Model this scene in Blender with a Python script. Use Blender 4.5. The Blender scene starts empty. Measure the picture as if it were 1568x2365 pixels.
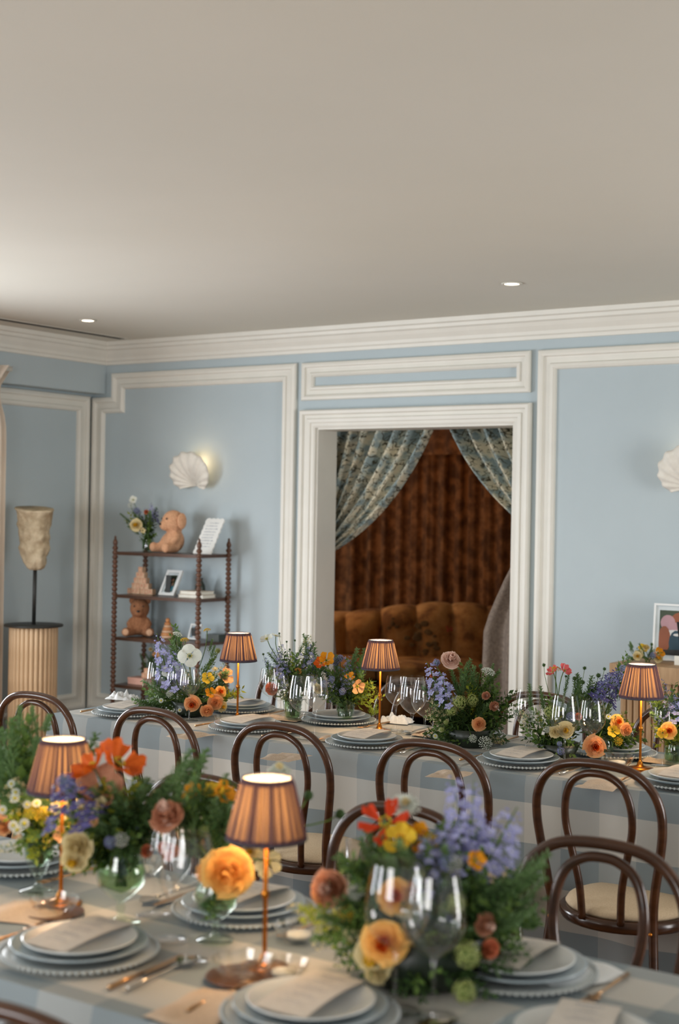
import bpy, math, random
from mathutils import Vector, Matrix
random.seed(7)
PI = math.pi
sc = bpy.context.scene
COL = sc.collection

# ------------------------------------------------------------------ camera
CAM_H = 1.6
FPX = 3285.0                      # focal length in pixels of the 2365 px tall frame (50 mm on 36 mm)
YAW = math.atan2(2238, 3285)
ROLL = 0.017
FW = Vector((-math.sin(YAW), math.cos(YAW), 0))
RT = Vector((math.cos(YAW), math.sin(YAW), 0))
UPV = Vector((0, 0, 1))
cr = RT*math.cos(ROLL) + UPV*math.sin(ROLL)
cu = UPV*math.cos(ROLL) - RT*math.sin(ROLL)
cb = -FW
cd = bpy.data.cameras.new('camera')
cd.sensor_fit = 'VERTICAL'; cd.sensor_height = 36; cd.sensor_width = 24
cd.lens = FPX/2365*36
cd.dof.use_dof = True; cd.dof.focus_distance = 5.1; cd.dof.aperture_fstop = 2.9
cam = bpy.data.objects.new('camera', cd); COL.objects.link(cam)
cam.matrix_world = Matrix(((cr.x, cu.x, cb.x, 0), (cr.y, cu.y, cb.y, 0), (cr.z, cu.z, cb.z, CAM_H), (0, 0, 0, 1)))
sc.camera = cam

# ------------------------------------------------------------------ view, world, daylight
sc.view_settings.view_transform = 'Standard'
sc.view_settings.look = 'None'
sc.view_settings.gamma = 1
sc.view_settings.use_curve_mapping = False
sc.view_settings.exposure = -0.22
sc.cycles.use_denoising = True
sc.cycles.max_bounces = 9; sc.cycles.diffuse_bounces = 4; sc.cycles.glossy_bounces = 3
sc.cycles.transmission_bounces = 5; sc.cycles.transparent_max_bounces = 24
sc.cycles.sample_clamp_indirect = 4
sc.cycles.caustics_reflective = False; sc.cycles.caustics_refractive = False
w = bpy.data.worlds.new('world'); sc.world = w; w.use_nodes = True
w.node_tree.nodes['Background'].inputs[0].default_value = (0.72, 0.83, 1, 1)
w.node_tree.nodes['Background'].inputs[1].default_value = 1.0
def area(name, loc, direction, sx, sy, power, color):
    l = bpy.data.lights.new(name, 'AREA'); l.shape = 'RECTANGLE'; l.size = sx; l.size_y = sy
    l.energy = power; l.color = color
    o = bpy.data.objects.new(name, l); COL.objects.link(o); o.location = loc
    o.rotation_euler = Vector(direction).to_track_quat('-Z', 'Z').to_euler()
    return o
# daylight through the windows of the wall behind the camera and of the left wall; right-wall fill added
area('daylight_and_fill', (-5.3, -2.42, 1.62), (0, 1, 0.0), 1.9, 1.4, 120, (0.97, 0.98, 1))
area('daylight_and_fill', (-1.0, -2.42, 1.62), (0, 1, 0.05), 1.9, 1.4, 105, (1, 0.98, 0.95))
area('daylight_and_fill', (2.12, 4.7, 1.4), (-1, 0, 0.10), 2.4, 1.5, 168, (1, 0.98, 0.96))  # added fill from the right, lifts jamb, left wall and ceiling
area('daylight_and_fill', (-6.76, 4.1, 1.08), (1, 0, -0.3), 2.0, 1.2, 170, (0.92, 0.96, 1))
area('daylight_and_fill', (-6.76, 0.6, 1.15), (1, 0, -0.1), 2.2, 1.3, 110, (0.93, 0.97, 1))

# ------------------------------------------------------------------ pixel helpers (the photograph taken as 1568 x 2365)
def ray(px, py):
    a = px-784; b = py-1182.5; n = math.sqrt(1+ROLL*ROLL)
    u = (a+ROLL*b)/n; v = (b-ROLL*a)/n
    return FW + RT*(u/FPX) - UPV*(v/FPX)
EYE = Vector((0, 0, CAM_H))
def onz(px, py, z):
    r = ray(px, py); return EYE + r*((z-CAM_H)/r.z)
def ony(px, py, y):
    r = ray(px, py); return EYE + r*(y/r.y)
def atd(px, py, d):
    return EYE + ray(px, py)*d
def dist(p):
    return (Vector(p)-EYE).dot(FW)

# ------------------------------------------------------------------ materials
def lin(c):
    return tuple(((v/12.92) if v <= 0.04045 else ((v+0.055)/1.055)**2.4) for v in c)
def rgb(r, g, b):
    return lin((r/255, g/255, b/255)) + (1,)
def new_mat(name):
    m = bpy.data.materials.new(name); m.use_nodes = True
    nt = m.node_tree; return m, nt, nt.nodes['Principled BSDF'], nt.nodes['Material Output']
def N(nt, t, **k):
    n = nt.nodes.new(t)
    for a, v in k.items(): setattr(n, a, v)
    return n
def ramp(nt, fac, stops):
    r = N(nt, 'ShaderNodeValToRGB'); e = r.color_ramp.elements
    e[0].position, e[0].color = stops[0][0], stops[0][1]
    e[1].position, e[1].color = stops[-1][0], stops[-1][1]
    for p, c in stops[1:-1]:
        q = e.new(p); q.color = c
    nt.links.new(fac, r.inputs[0]); return r.outputs[0]
def noise(nt, scale, detail=3, coord='Object', sc3=None, rough=0.55):
    tc = N(nt, 'ShaderNodeTexCoord'); n = N(nt, 'ShaderNodeTexNoise')
    n.inputs['Scale'].default_value = scale; n.inputs['Detail'].default_value = detail; n.inputs['Roughness'].default_value = rough
    if sc3:
        mp = N(nt, 'ShaderNodeMapping'); mp.inputs['Scale'].default_value = sc3
        nt.links.new(tc.outputs[coord], mp.inputs[0]); nt.links.new(mp.outputs[0], n.inputs['Vector'])
    else:
        nt.links.new(tc.outputs[coord], n.inputs['Vector'])
    return n.outputs['Fac']
def bump(nt, bs, fac, strength, distance=0.002):
    b = N(nt, 'ShaderNodeBump'); b.inputs['Strength'].default_value = strength; b.inputs['Distance'].default_value = distance
    nt.links.new(fac, b.inputs['Height']); nt.links.new(b.outputs[0], bs.inputs['Normal'])
def simple(name, c1, c2=None, rough=0.6, scale=20, metal=0, bmp=0, bdist=0.002, sc3=None, spec=0.5, detail=3):
    m, nt, bs, out = new_mat(name)
    bs.inputs['Roughness'].default_value = rough; bs.inputs['Metallic'].default_value = metal
    bs.inputs['Specular IOR Level'].default_value = spec
    if c2 is None: c2 = tuple(min(1, v*0.88) for v in c1[:3]) + (1,)
    f = noise(nt, scale, detail, sc3=sc3)
    nt.links.new(ramp(nt, f, [(0.3, c2), (0.7, c1)]), bs.inputs['Base Color'])
    if bmp: bump(nt, bs, f, bmp, bdist)
    return m
def leafy(name, c1, c2, scale=60, trans=0.3, rough=0.55):
    m, nt, bs, out = new_mat(name)
    f = noise(nt, scale, 2)
    col = ramp(nt, f, [(0.32, c2), (0.68, c1)])
    nt.links.new(col, bs.inputs['Base Color']); bs.inputs['Roughness'].default_value = rough
    bs.inputs['Specular IOR Level'].default_value = 0.3
    tr = N(nt, 'ShaderNodeBsdfTranslucent'); nt.links.new(col, tr.inputs[0])
    mx = N(nt, 'ShaderNodeMixShader'); mx.inputs[0].default_value = trans
    nt.links.new(bs.outputs[0], mx.inputs[1]); nt.links.new(tr.outputs[0], mx.inputs[2]); nt.links.new(mx.outputs[0], out.inputs[0])
    return m
def glass(name, tint=(1, 1, 1), fac=1.0, rough=0.05):
    # thin walled glass: clear, with the Fresnel reflection of its two faces
    m, nt, bs, out = new_mat(name); nt.nodes.remove(bs)
    t = N(nt, 'ShaderNodeBsdfTransparent'); t.inputs[0].default_value = tint + (1,)
    g = N(nt, 'ShaderNodeBsdfGlossy'); g.inputs['Roughness'].default_value = rough; g.inputs[0].default_value = (1, 1, 1, 1)
    lw = N(nt, 'ShaderNodeLayerWeight'); lw.inputs[0].default_value = 0.5
    fr = N(nt, 'ShaderNodeMath', operation='POWER'); fr.inputs[1].default_value = 4.5; nt.links.new(lw.outputs['Facing'], fr.inputs[0])
    ml = N(nt, 'ShaderNodeMath', operation='MULTIPLY_ADD'); ml.inputs[1].default_value = 0.9*min(fac, 1.0); ml.inputs[2].default_value = 0.05*fac
    mx = N(nt, 'ShaderNodeMixShader')
    nt.links.new(fr.outputs[0], ml.inputs[0]); nt.links.new(ml.outputs[0], mx.inputs[0])
    nt.links.new(t.outputs[0], mx.inputs[1]); nt.links.new(g.outputs[0], mx.inputs[2]); nt.links.new(mx.outputs[0], out.inputs[0])
    return m
def emit(name, color, strength):
    m, nt, bs, out = new_mat(name); nt.nodes.remove(bs)
    e = N(nt, 'ShaderNodeEmission'); e.inputs[0].default_value = color; e.inputs[1].default_value = strength
    nt.links.new(e.outputs[0], out.inputs[0]); return m

MT = {}
MT['wall'] = simple('blue_wall_paint', rgb(176, 189, 194), rgb(173, 186, 191), 0.75, 3, bmp=0.05)
MT['trim'] = simple('cream_trim_paint', rgb(222, 220, 211), rgb(217, 215, 206), 0.5, 6)
MT['ceiling'] = simple('ceiling_paint', rgb(211, 209, 199), rgb(206, 204, 193), 0.85, 0.7)
MT['slot'] = simple('dark_slot', rgb(40, 38, 34), None, 0.7)
MT['floorgap'] = simple('floor_gap', rgb(60, 40, 26), None, 0.7)
MT['board'] = simple('oak_board', rgb(150, 104, 66), rgb(112, 74, 45), 0.45, 3, sc3=(1, 12, 12), bmp=0.1)
MT['backroom'] = simple('back_room_paint', rgb(70, 44, 28), None, 0.8, 3)
MT['bentwood'] = simple('dark_bentwood', rgb(80, 48, 28), rgb(54, 31, 17), 0.20, 4, sc3=(1, 1, 8), spec=0.5)
MT['cushion'] = simple('cream_seat_fabric', rgb(214, 192, 160), rgb(198, 174, 142), 0.85, 220, bmp=0.15)
MT['brass'] = simple('brushed_brass', rgb(206, 132, 52), rgb(176, 104, 36), 0.28, 30, metal=1)
MT['steel'] = simple('cutlery_steel', rgb(205, 198, 188), None, 0.2, 40, metal=1)
MT['bronze'] = simple('gilt_cutlery', rgb(190, 150, 110), None, 0.28, 40, metal=1)
MT['china'] = simple('pale_blue_china', rgb(206, 208, 206), rgb(200, 203, 202), 0.22, 10, spec=0.6)
MT['china2'] = simple('slate_blue_china', rgb(160, 172, 178), rgb(150, 164, 171), 0.22, 10, spec=0.6)
MT['charger'] = simple('beaded_charger_glaze', rgb(178, 182, 180), rgb(168, 173, 172), 0.25, 12, spec=0.6)
MT['napkin'] = simple('linen_napkin', rgb(196, 176, 154), rgb(178, 158, 138), 0.85, 200, bmp=0.2)
MT['whitelinen'] = simple('white_linen', rgb(222, 222, 220), rgb(206, 208, 208), 0.8, 160, bmp=0.2)
MT['tablewood'] = simple('table_wood', rgb(120, 92, 66), None, 0.6, 5)
MT['glass'] = glass('clear_glass')
MT['glassbowl'] = glass('bowl_glass', (0.985, 0.99, 0.985), 1.3, 0.035)
MT['vaseglass'] = glass('vase_glass', (0.90, 0.95, 0.90))
MT['water'] = glass('vase_water', (0.62, 0.74, 0.56), 0.5)
MT['walnut'] = simple('walnut', rgb(98, 62, 40), rgb(70, 42, 26), 0.35, 8, sc3=(1, 1, 6))
MT['shelfwood'] = simple('dark_shelf_board', rgb(84, 56, 40), rgb(60, 40, 28), 0.3, 8, sc3=(1, 8, 8))
MT['plaster'] = simple('white_plaster', rgb(226, 222, 212), rgb(216, 211, 200), 0.7, 30)
MT['stone'] = simple('weathered_stone', rgb(204, 190, 162), rgb(150, 132, 104), 0.9, 14, bmp=0.9, bdist=0.02, detail=6)
MT['blackmetal'] = simple('black_metal', rgb(34, 36, 34), None, 0.5, 20)
MT['reed'] = simple('pale_reed', rgb(212, 184, 148), rgb(186, 156, 120), 0.6, 6, sc3=(6, 6, 1))
MT['rattan'] = simple('rattan_oak', rgb(184, 152, 114), rgb(156, 122, 86), 0.6, 6, sc3=(5, 5, 1))
MT['plushtan'] = simple('tan_plush', rgb(212, 164, 128), rgb(186, 138, 104), 0.95, 90, bmp=0.8, bdist=0.006)
MT['plushbrown'] = simple('brown_plush', rgb(170, 118, 82), rgb(136, 90, 60), 0.95, 90, bmp=0.8, bdist=0.006)
MT['plushpale'] = simple('pale_paw_plush', rgb(206, 164, 132), None, 0.95, 90, bmp=0.6)
MT['nose'] = simple('dark_plastic', rgb(30, 22, 20), None, 0.3)
MT['block'] = simple('pale_wood_block', rgb(214, 178, 146), rgb(198, 158, 124), 0.6, 12)
MT['toyring'] = simple('beech_toy', rgb(200, 140, 86), rgb(180, 116, 68), 0.5, 8)
MT['whiteframe'] = simple('white_frame', rgb(226, 228, 226), None, 0.4, 12)
MT['matboard'] = simple('mat_board', rgb(206, 214, 216), None, 0.8, 12)
MT['paper'] = simple('cream_card', rgb(226, 224, 214), rgb(218, 215, 204), 0.75, 30)
MT['menu'] = simple('menu_card', rgb(206, 198, 188), rgb(198, 189, 178), 0.75, 60)
MT['ink'] = simple('grey_blue_ink', rgb(120, 130, 150), None, 0.8)
MT['pinkbox'] = simple('pale_pink_card', rgb(206, 158, 140), None, 0.7)
MT['pinkink'] = simple('pink_ink', rgb(196, 96, 76), None, 0.7)
MT['book'] = simple('cream_book_cloth', rgb(206, 196, 180), None, 0.7)
MT['curtaincream'] = leafy('cream_curtain', rgb(234, 222, 208), rgb(226, 213, 198), 4, 0.15, 0.85)
MT['greycloth'] = simple('shadow_grey_lining', rgb(132, 118, 106), rgb(104, 92, 82), 0.9, 60, bmp=0.2)  # grey-brown carries the shadow on the curtain tail as well as the lining
MT['bulb'] = emit('warm_bulb', (1, 0.72, 0.42, 1), 26)
MT['downlight'] = emit('downlight_lens', (1, 0.80, 0.58, 1), 14)
MT['crystal'] = glass('crystal', (0.97, 0.96, 0.94), 1.6, 0.03)
MT['soil'] = simple('dark_green_bowl', rgb(30, 40, 28), None, 0.35)

# tablecloth gingham, read from the unrolled cloth (UV in stripe widths)
def gingham():
    m, nt, bs, out = new_mat('blue_gingham_linen')
    tc = N(nt, 'ShaderNodeTexCoord'); sp = N(nt, 'ShaderNodeSeparateXYZ'); nt.links.new(tc.outputs['UV'], sp.inputs[0])
    outs = []
    for ax in (0, 1):
        h = N(nt, 'ShaderNodeMath', operation='MULTIPLY'); h.inputs[1].default_value = 0.5; nt.links.new(sp.outputs[ax], h.inputs[0])
        fr = N(nt, 'ShaderNodeMath', operation='FRACT'); nt.links.new(h.outputs[0], fr.inputs[0])
        g = N(nt, 'ShaderNodeMath', operation='GREATER_THAN'); g.inputs[1].default_value = 0.5; nt.links.new(fr.outputs[0], g.inputs[0])
        outs.append(g.outputs[0])
    wt = N(nt, 'ShaderNodeMath', operation='MULTIPLY'); wt.inputs[1].default_value = 0.7; nt.links.new(outs[1], wt.inputs[0])
    wu = N(nt, 'ShaderNodeMath', operation='MULTIPLY'); wu.inputs[1].default_value = 0.3; nt.links.new(outs[0], wu.inputs[0])
    ad = N(nt, 'ShaderNodeMath', operation='ADD'); nt.links.new(wt.outputs[0], ad.inputs[0]); nt.links.new(wu.outputs[0], ad.inputs[1])
    c = ramp(nt, ad.outputs[0], [(0.0, rgb(192, 188, 180)), (1.0, rgb(132, 142, 146))])
    nt.links.new(c, bs.inputs['Base Color']); bs.inputs['Roughness'].default_value = 0.8
    bs.inputs['Specular IOR Level'].default_value = 0.25
    bump(nt, bs, noise(nt, 300, 2), 0.1)
    return m
MT['gingham'] = gingham()

def printed_linen():
    m, nt, bs, out = new_mat('blue_printed_linen')
    f1 = noise(nt, 10, 3, 'UV'); f2 = noise(nt, 26, 2, 'UV')
    base = ramp(nt, f1, [(0.42, rgb(200, 192, 168)), (0.52, rgb(176, 180, 166)), (0.58, rgb(132, 148, 148))])
    tc = N(nt, 'ShaderNodeTexCoord'); vo = N(nt, 'ShaderNodeTexVoronoi', feature='DISTANCE_TO_EDGE'); vo.inputs['Scale'].default_value = 17
    mp = N(nt, 'ShaderNodeVectorMath', operation='ADD'); nt.links.new(tc.outputs['UV'], mp.inputs[0])
    nn = N(nt, 'ShaderNodeTexNoise'); nn.inputs['Scale'].default_value = 9; nt.links.new(tc.outputs['UV'], nn.inputs['Vector'])
    sc_ = N(nt, 'ShaderNodeVectorMath', operation='SCALE'); sc_.inputs['Scale'].default_value = 0.25; nt.links.new(nn.outputs['Color'], sc_.inputs[0])
    nt.links.new(sc_.outputs[0], mp.inputs[1]); nt.links.new(mp.outputs[0], vo.inputs['Vector'])
    line = ramp(nt, vo.outputs['Distance'], [(0.03, (1, 1, 1, 1)), (0.09, (0, 0, 0, 1))])
    msk = ramp(nt, f2, [(0.42, (0, 0, 0, 1)), (0.50, (1, 1, 1, 1))])
    ml = N(nt, 'ShaderNodeMath', operation='MULTIPLY'); nt.links.new(line, ml.inputs[0]); nt.links.new(msk, ml.inputs[1])
    mx = N(nt, 'ShaderNodeMixRGB'); nt.links.new(ml.outputs[0], mx.inputs[0]); nt.links.new(base, mx.inputs[1]); mx.inputs[2].default_value = rgb(70, 66, 50)
    nt.links.new(mx.outputs[0], bs.inputs['Base Color']); bs.inputs['Roughness'].default_value = 0.85
    return m
MT['printed'] = printed_linen()
def damask(name, c1, c2, c3, scale):
    m, nt, bs, out = new_mat(name)
    f = noise(nt, scale, 3, 'Object', rough=0.6)
    c = ramp(nt, f, [(0.36, c1), (0.5, c2), (0.62, c3)])
    nt.links.new(c, bs.inputs['Base Color']); bs.inputs['Roughness'].default_value = 0.85; bs.inputs['Specular IOR Level'].default_value = 0.2
    return m
MT['drape'] = damask('brown_damask_drape', rgb(84, 54, 30), rgb(112, 72, 40), rgb(142, 94, 54), 9)
MT['sofafabric'] = damask('floral_sofa_fabric', rgb(112, 76, 42), rgb(160, 116, 66), rgb(182, 138, 84), 6)
MT['sofaflower'] = simple('sofa_flower_print', rgb(104, 78, 38), rgb(76, 58, 28), 0.85, 18)
MT['sofared'] = simple('sofa_red_print', rgb(150, 54, 34), None, 0.85, 18)

def shade_mat():
    m, nt, bs, out = new_mat('pleated_plum_silk')
    tc = N(nt, 'ShaderNodeTexCoord'); sp = N(nt, 'ShaderNodeSeparateXYZ'); nt.links.new(tc.outputs['UV'], sp.inputs[0])
    n = N(nt, 'ShaderNodeTexNoise', noise_dimensions='1D'); n.inputs['Scale'].default_value = 58; n.inputs['Detail'].default_value = 2
    nt.links.new(sp.outputs[0], n.inputs['W'])
    band = ramp(nt, sp.outputs[1], [(0.0, (0, 0, 0, 1)), (0.075, (0, 0, 0, 1)), (0.09, (1, 1, 1, 1)), (0.9, (1, 1, 1, 1)), (0.93, (0, 0, 0, 1))])
    thin = ramp(nt, n.outputs[0], [(0.45, (0.02, 0.02, 0.02, 1)), (0.60, (1, 1, 1, 1))])
    ml = N(nt, 'ShaderNodeMath', operation='MULTIPLY'); nt.links.new(thin, ml.inputs[0]); nt.links.new(band, ml.inputs[1])
    tcol = ramp(nt, ml.outputs[0], [(0.0, rgb(40, 26, 28)), (1.0, rgb(156, 124, 88))])
    tr = N(nt, 'ShaderNodeBsdfTranslucent'); nt.links.new(tcol, tr.inputs[0])
    geo = N(nt, 'ShaderNodeNewGeometry'); sd_ = N(nt, 'ShaderNodeMixRGB'); nt.links.new(geo.outputs['Backfacing'], sd_.inputs[0])
    sd_.inputs[1].default_value = rgb(74, 66, 78); sd_.inputs[2].default_value = rgb(240, 228, 212)      # plum outside, pale lining inside
    df = N(nt, 'ShaderNodeBsdfDiffuse'); nt.links.new(sd_.outputs[0], df.inputs[0])
    mx = N(nt, 'ShaderNodeMixShader'); mx.inputs[0].default_value = 0.22
    nt.links.new(df.outputs[0], mx.inputs[1]); nt.links.new(tr.outputs[0], mx.inputs[2]); nt.links.new(mx.outputs[0], out.inputs[0])
    return m
MT['shade'] = shade_mat()
MT['lining'] = simple('shade_trim', rgb(62, 62, 72), None, 0.8)

GREENS = {
 'leaf': leafy('mid_green_leaf', rgb(118, 142, 66), rgb(66, 98, 44)),
 'dark': leafy('dark_green_leaf', rgb(78, 106, 52), rgb(42, 68, 36)),
 'lime': leafy('yellow_green_leaf', rgb(180, 182, 62), rgb(126, 144, 44), trans=0.4),
 'grey': leafy('grey_green_leaf', rgb(130, 146, 116), rgb(96, 116, 88)),
 'fine': leafy('feathery_green', rgb(122, 148, 94), rgb(74, 108, 62)),
}
MT['stem'] = GREENS['leaf']
def petalmat(name, c1, c2): return leafy(name, c1, c2, 45, 0.35, 0.6)
PC = {
 'white': petalmat('white_petal', rgb(236, 236, 228), rgb(214, 220, 208)),
 'cream': petalmat('cream_petal', rgb(236, 222, 180), rgb(214, 196, 140)),
 'yellow': petalmat('yellow_petal', rgb(238, 206, 70), rgb(220, 176, 40)),
 'gold': petalmat('golden_petal', rgb(240, 172, 34), rgb(214, 130, 20)),
 'orange': petalmat('orange_petal', rgb(232, 112, 34), rgb(206, 84, 22)),
 'red': petalmat('scarlet_petal', rgb(232, 82, 36), rgb(210, 56, 24)),
 'peach': petalmat('peach_petal', rgb(240, 190, 140), rgb(228, 160, 104)),
 'apricot': petalmat('apricot_petal', rgb(254, 212, 132), rgb(246, 182, 84)),
 'coral': petalmat('coral_petal', rgb(222, 140, 104), rgb(196, 110, 76)),
 'blush': petalmat('blush_petal', rgb(232, 206, 190), rgb(216, 178, 160)),
 'pink': petalmat('pink_petal', rgb(236, 120, 118), rgb(220, 92, 96)),
 'dusty': petalmat('dusty_pink_petal', rgb(214, 160, 130), rgb(190, 130, 100)),
 'blue': petalmat('lilac_blue_petal', rgb(158, 162, 204), rgb(122, 128, 182)),
 'violet': petalmat('violet_petal', rgb(112, 108, 164), rgb(80, 76, 134)),
 'lilac': petalmat('pale_lilac_petal', rgb(184, 184, 220), rgb(146, 146, 198)),
 'green': petalmat('green_blossom', rgb(190, 194, 124), rgb(134, 150, 80)),
}
MT['stamen'] = simple('yellow_stamen', rgb(212, 196, 40), rgb(184, 170, 30), 0.7)
MT['pod'] = simple('green_pod', rgb(92, 108, 54), rgb(66, 84, 40), 0.7)

# ------------------------------------------------------------------ mesh builder
class MB:
    def __init__(s): s.v = []; s.f = []; s.m = []; s.uv = None
    def add(s, vs, fs, m=0):
        o = len(s.v); s.v += [tuple(v) for v in vs]
        for f in fs: s.f.append(tuple(i+o for i in f)); s.m.append(m)
        return s
    def box(s, c, d, m=0, mat=None):
        x, y, z = c; a, b, e = d[0]/2, d[1]/2, d[2]/2
        vs = [Vector((x+i*a, y+j*b, z+k*e)) for k in (-1, 1) for j in (-1, 1) for i in (-1, 1)]
        if mat: vs = [mat @ q for q in vs]
        return s.add(vs, [(0, 2, 3, 1), (4, 5, 7, 6), (0, 1, 5, 4), (2, 6, 7, 3), (0, 4, 6, 2), (1, 3, 7, 5)], m)
    def bbox(s, x0, x1, y0, y1, z0, z1, m=0):
        return s.box(((x0+x1)/2, (y0+y1)/2, (z0+z1)/2), (x1-x0, y1-y0, z1-z0), m)
    def lathe(s, prof, n=24, c=(0, 0, 0), m=0, closed=False, wob=None):
        vs = []; fs = []
        for r, z in prof:
            for i in range(n):
                a = 2*PI*i/n; rr = r*(wob(i, n) if wob else 1)
                vs.append((c[0]+rr*math.cos(a), c[1]+rr*math.sin(a), c[2]+z))
        k = len(prof)
        for j in range(k-1 + (1 if closed else 0)):
            j2 = (j+1) % k
            for i in range(n):
                i2 = (i+1) % n; fs.append((j*n+i, j*n+i2, j2*n+i2, j2*n+i))
        return s.add(vs, fs, m)
    def disc(s, r, z, n=24, c=(0, 0, 0), m=0, up=True):
        vs = [(c[0]+r*math.cos(2*PI*i/n), c[1]+r*math.sin(2*PI*i/n), c[2]+z) for i in range(n)]
        f = tuple(range(n)); return s.add(vs, [f if up else f[::-1]], m)
    def tube(s, pts, r, n=8, closed=False, m=0, caps=True):
        pts = [Vector(p) for p in pts]; k = len(pts)
        rs = r if isinstance(r, (list, tuple)) else [r]*k
        vs = []; prev = None
        for i, p in enumerate(pts):
            if closed: t = pts[(i+1) % k]-pts[i-1]
            else: t = pts[min(i+1, k-1)]-pts[max(i-1, 0)]
            t.normalize()
            if prev is None:
                a = Vector((0, 0, 1)) if abs(t.z) < 0.9 else Vector((1, 0, 0)); nrm = t.cross(a).normalized()
            else:
                nrm = prev - t*prev.dot(t)
                nrm = nrm.normalized() if nrm.length > 1e-6 else t.orthogonal().normalized()
            prev = nrm; b = t.cross(nrm)
            for j in range(n):
                an = 2*PI*j/n; vs.append(p+(nrm*math.cos(an)+b*math.sin(an))*rs[i])
        fs = []
        for i in range(k if closed else k-1):
            i2 = (i+1) % k
            for j in range(n):
                j2 = (j+1) % n; fs.append((i*n+j, i*n+j2, i2*n+j2, i2*n+j))
        if caps and not closed: fs.append(tuple(range(n))[::-1]); fs.append(tuple((k-1)*n+j for j in range(n)))
        return s.add(vs, fs, m)
    def grid(s, fn, nu, nv, m=0, uv=None, flip=False):
        vs = []; o = len(s.v)
        for j in range(nv+1):
            for i in range(nu+1): vs.append(fn(i/nu, j/nv))
        fs = []
        for j in range(nv):
            for i in range(nu):
                a = j*(nu+1)+i; q = (a, a+1, a+nu+2, a+nu+1); fs.append(q[::-1] if flip else q)
        if uv is not None:
            if s.uv is None: s.uv = {}
            for j in range(nv+1):
                for i in range(nu+1): s.uv[o+j*(nu+1)+i] = uv(i/nu, j/nv)
        return s.add(vs, fs, m)
    def ball(s, c, r, n=10, k=7, m=0, sc3=(1, 1, 1), mat=None):
        vs = []; fs = []
        for j in range(k+1):
            th = PI*j/k
            for i in range(n):
                a = 2*PI*i/n
                q = Vector((math.sin(th)*math.cos(a)*r*sc3[0], math.sin(th)*math.sin(a)*r*sc3[1], math.cos(th)*r*sc3[2]))
                if mat: q = mat @ q
                vs.append(q+Vector(c))
        for j in range(k):
            for i in range(n):
                i2 = (i+1) % n; fs.append((j*n+i, (j+1)*n+i, (j+1)*n+i2, j*n+i2))
        return s.add(vs, fs, m)
    def mesh(s, name, mats, smooth=True):
        me = bpy.data.meshes.new(name); me.from_pydata(s.v, [], s.f)
        for mt in mats: me.materials.append(mt)
        me.polygons.foreach_set('material_index', s.m)
        me.polygons.foreach_set('use_smooth', [smooth]*len(s.f))
        if s.uv is not None:
            l = me.uv_layers.new(name='UVMap')
            vi = [0]*len(me.loops); me.loops.foreach_get('vertex_index', vi)
            flat = []
            for i in vi: flat += list(s.uv.get(i, (0, 0)))
            l.data.foreach_set('uv', flat)
        me.update(); return me
    def build(s, name, mats, parent=None, smooth=True, loc=None, matrix=None):
        if not isinstance(mats, (list, tuple)): mats = [mats]
        return put(name, s.mesh(name, mats, smooth), parent, loc, matrix)
def put(name, me, parent=None, loc=None, matrix=None):
    o = bpy.data.objects.new(name, me); COL.objects.link(o)
    if parent: o.parent = parent
    if matrix is not None: o.matrix_basis = matrix
    if loc is not None: o.location = loc
    return o
def tag(o, label, cat, group=None, kind=None):
    o['label'] = label; o['category'] = cat
    if group: o['group'] = group
    if kind: o['kind'] = kind
    return o
def empty(name, loc, label, cat, group=None, rz=0):
    o = bpy.data.objects.new(name, None); COL.objects.link(o); o.location = loc; o.rotation_euler = (0, 0, rz)
    o.empty_display_size = 0.05
    return tag(o, label, cat, group)
def struct(o, label=None, cat=None):
    o['kind'] = 'structure'
    if label: o['label'] = label
    if cat: o['category'] = cat
    return o
def autosmooth_flat(o):
    for p in o.data.polygons: p.use_smooth = False
    return o
def copy_tree(o, parent=None):
    c = o.copy(); COL.objects.link(c); c.parent = parent
    if parent: c.matrix_parent_inverse = o.matrix_parent_inverse.copy()
    for ch in o.children: copy_tree(ch, c)
    return c
def spline(ctrl, n, closed=False):
    ctrl = [Vector(c) for c in ctrl]; k = len(ctrl); out = []
    segs = k if closed else k-1
    for i in range(segs):
        if closed: p0, p1, p2, p3 = ctrl[i-1], ctrl[i], ctrl[(i+1) % k], ctrl[(i+2) % k]
        else: p0, p1, p2, p3 = ctrl[max(i-1, 0)], ctrl[i], ctrl[i+1], ctrl[min(i+2, k-1)]
        for j in range(n):
            t = j/n; out.append(0.5*((2*p1)+(p2-p0)*t+(2*p0-5*p1+4*p2-p3)*t*t+(3*p1-p0-3*p2+p3)*t**3))
    if not closed: out.append(ctrl[-1])
    return out

# ------------------------------------------------------------------ room shell
XL, XR, YB, YF, ZC = -6.81, 2.2, 7.0, -2.5, 2.70
OX0, OX1, OZ = -4.945, -3.612, 2.105           # opening in the back wall
WT = 0.20                                      # wall thickness

f = MB().bbox(XL-0.2, XR, YF, 11.6, -0.06, -0.012).build('floor', MT['floorgap'], smooth=False); struct(f, 'wooden board floor under the tables', 'floor')
# boards, laid along x; only where the photograph can look between the tables
bm = {}
rnd = random.Random(3)
def board_mesh(L):
    L = round(L, 1)
    if L not in bm:
        bm[L] = MB().bbox(0, L-0.003, 0, 0.146, -0.012, 0).mesh('board', [MT['board']], False)
    return bm[L]
y = -0.3
while y < 6.95:
    x = XL - rnd.random()*1.2
    x = max(x, XL)
    first = True
    while x < 0.6:
        L = rnd.choice((1.0, 1.6, 2.2)) if not first else rnd.choice((0.6, 1.2, 1.8)); first = False
        put('board', board_mesh(L), f, loc=(x, y, 0)); x += L
    y += 0.15

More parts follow.
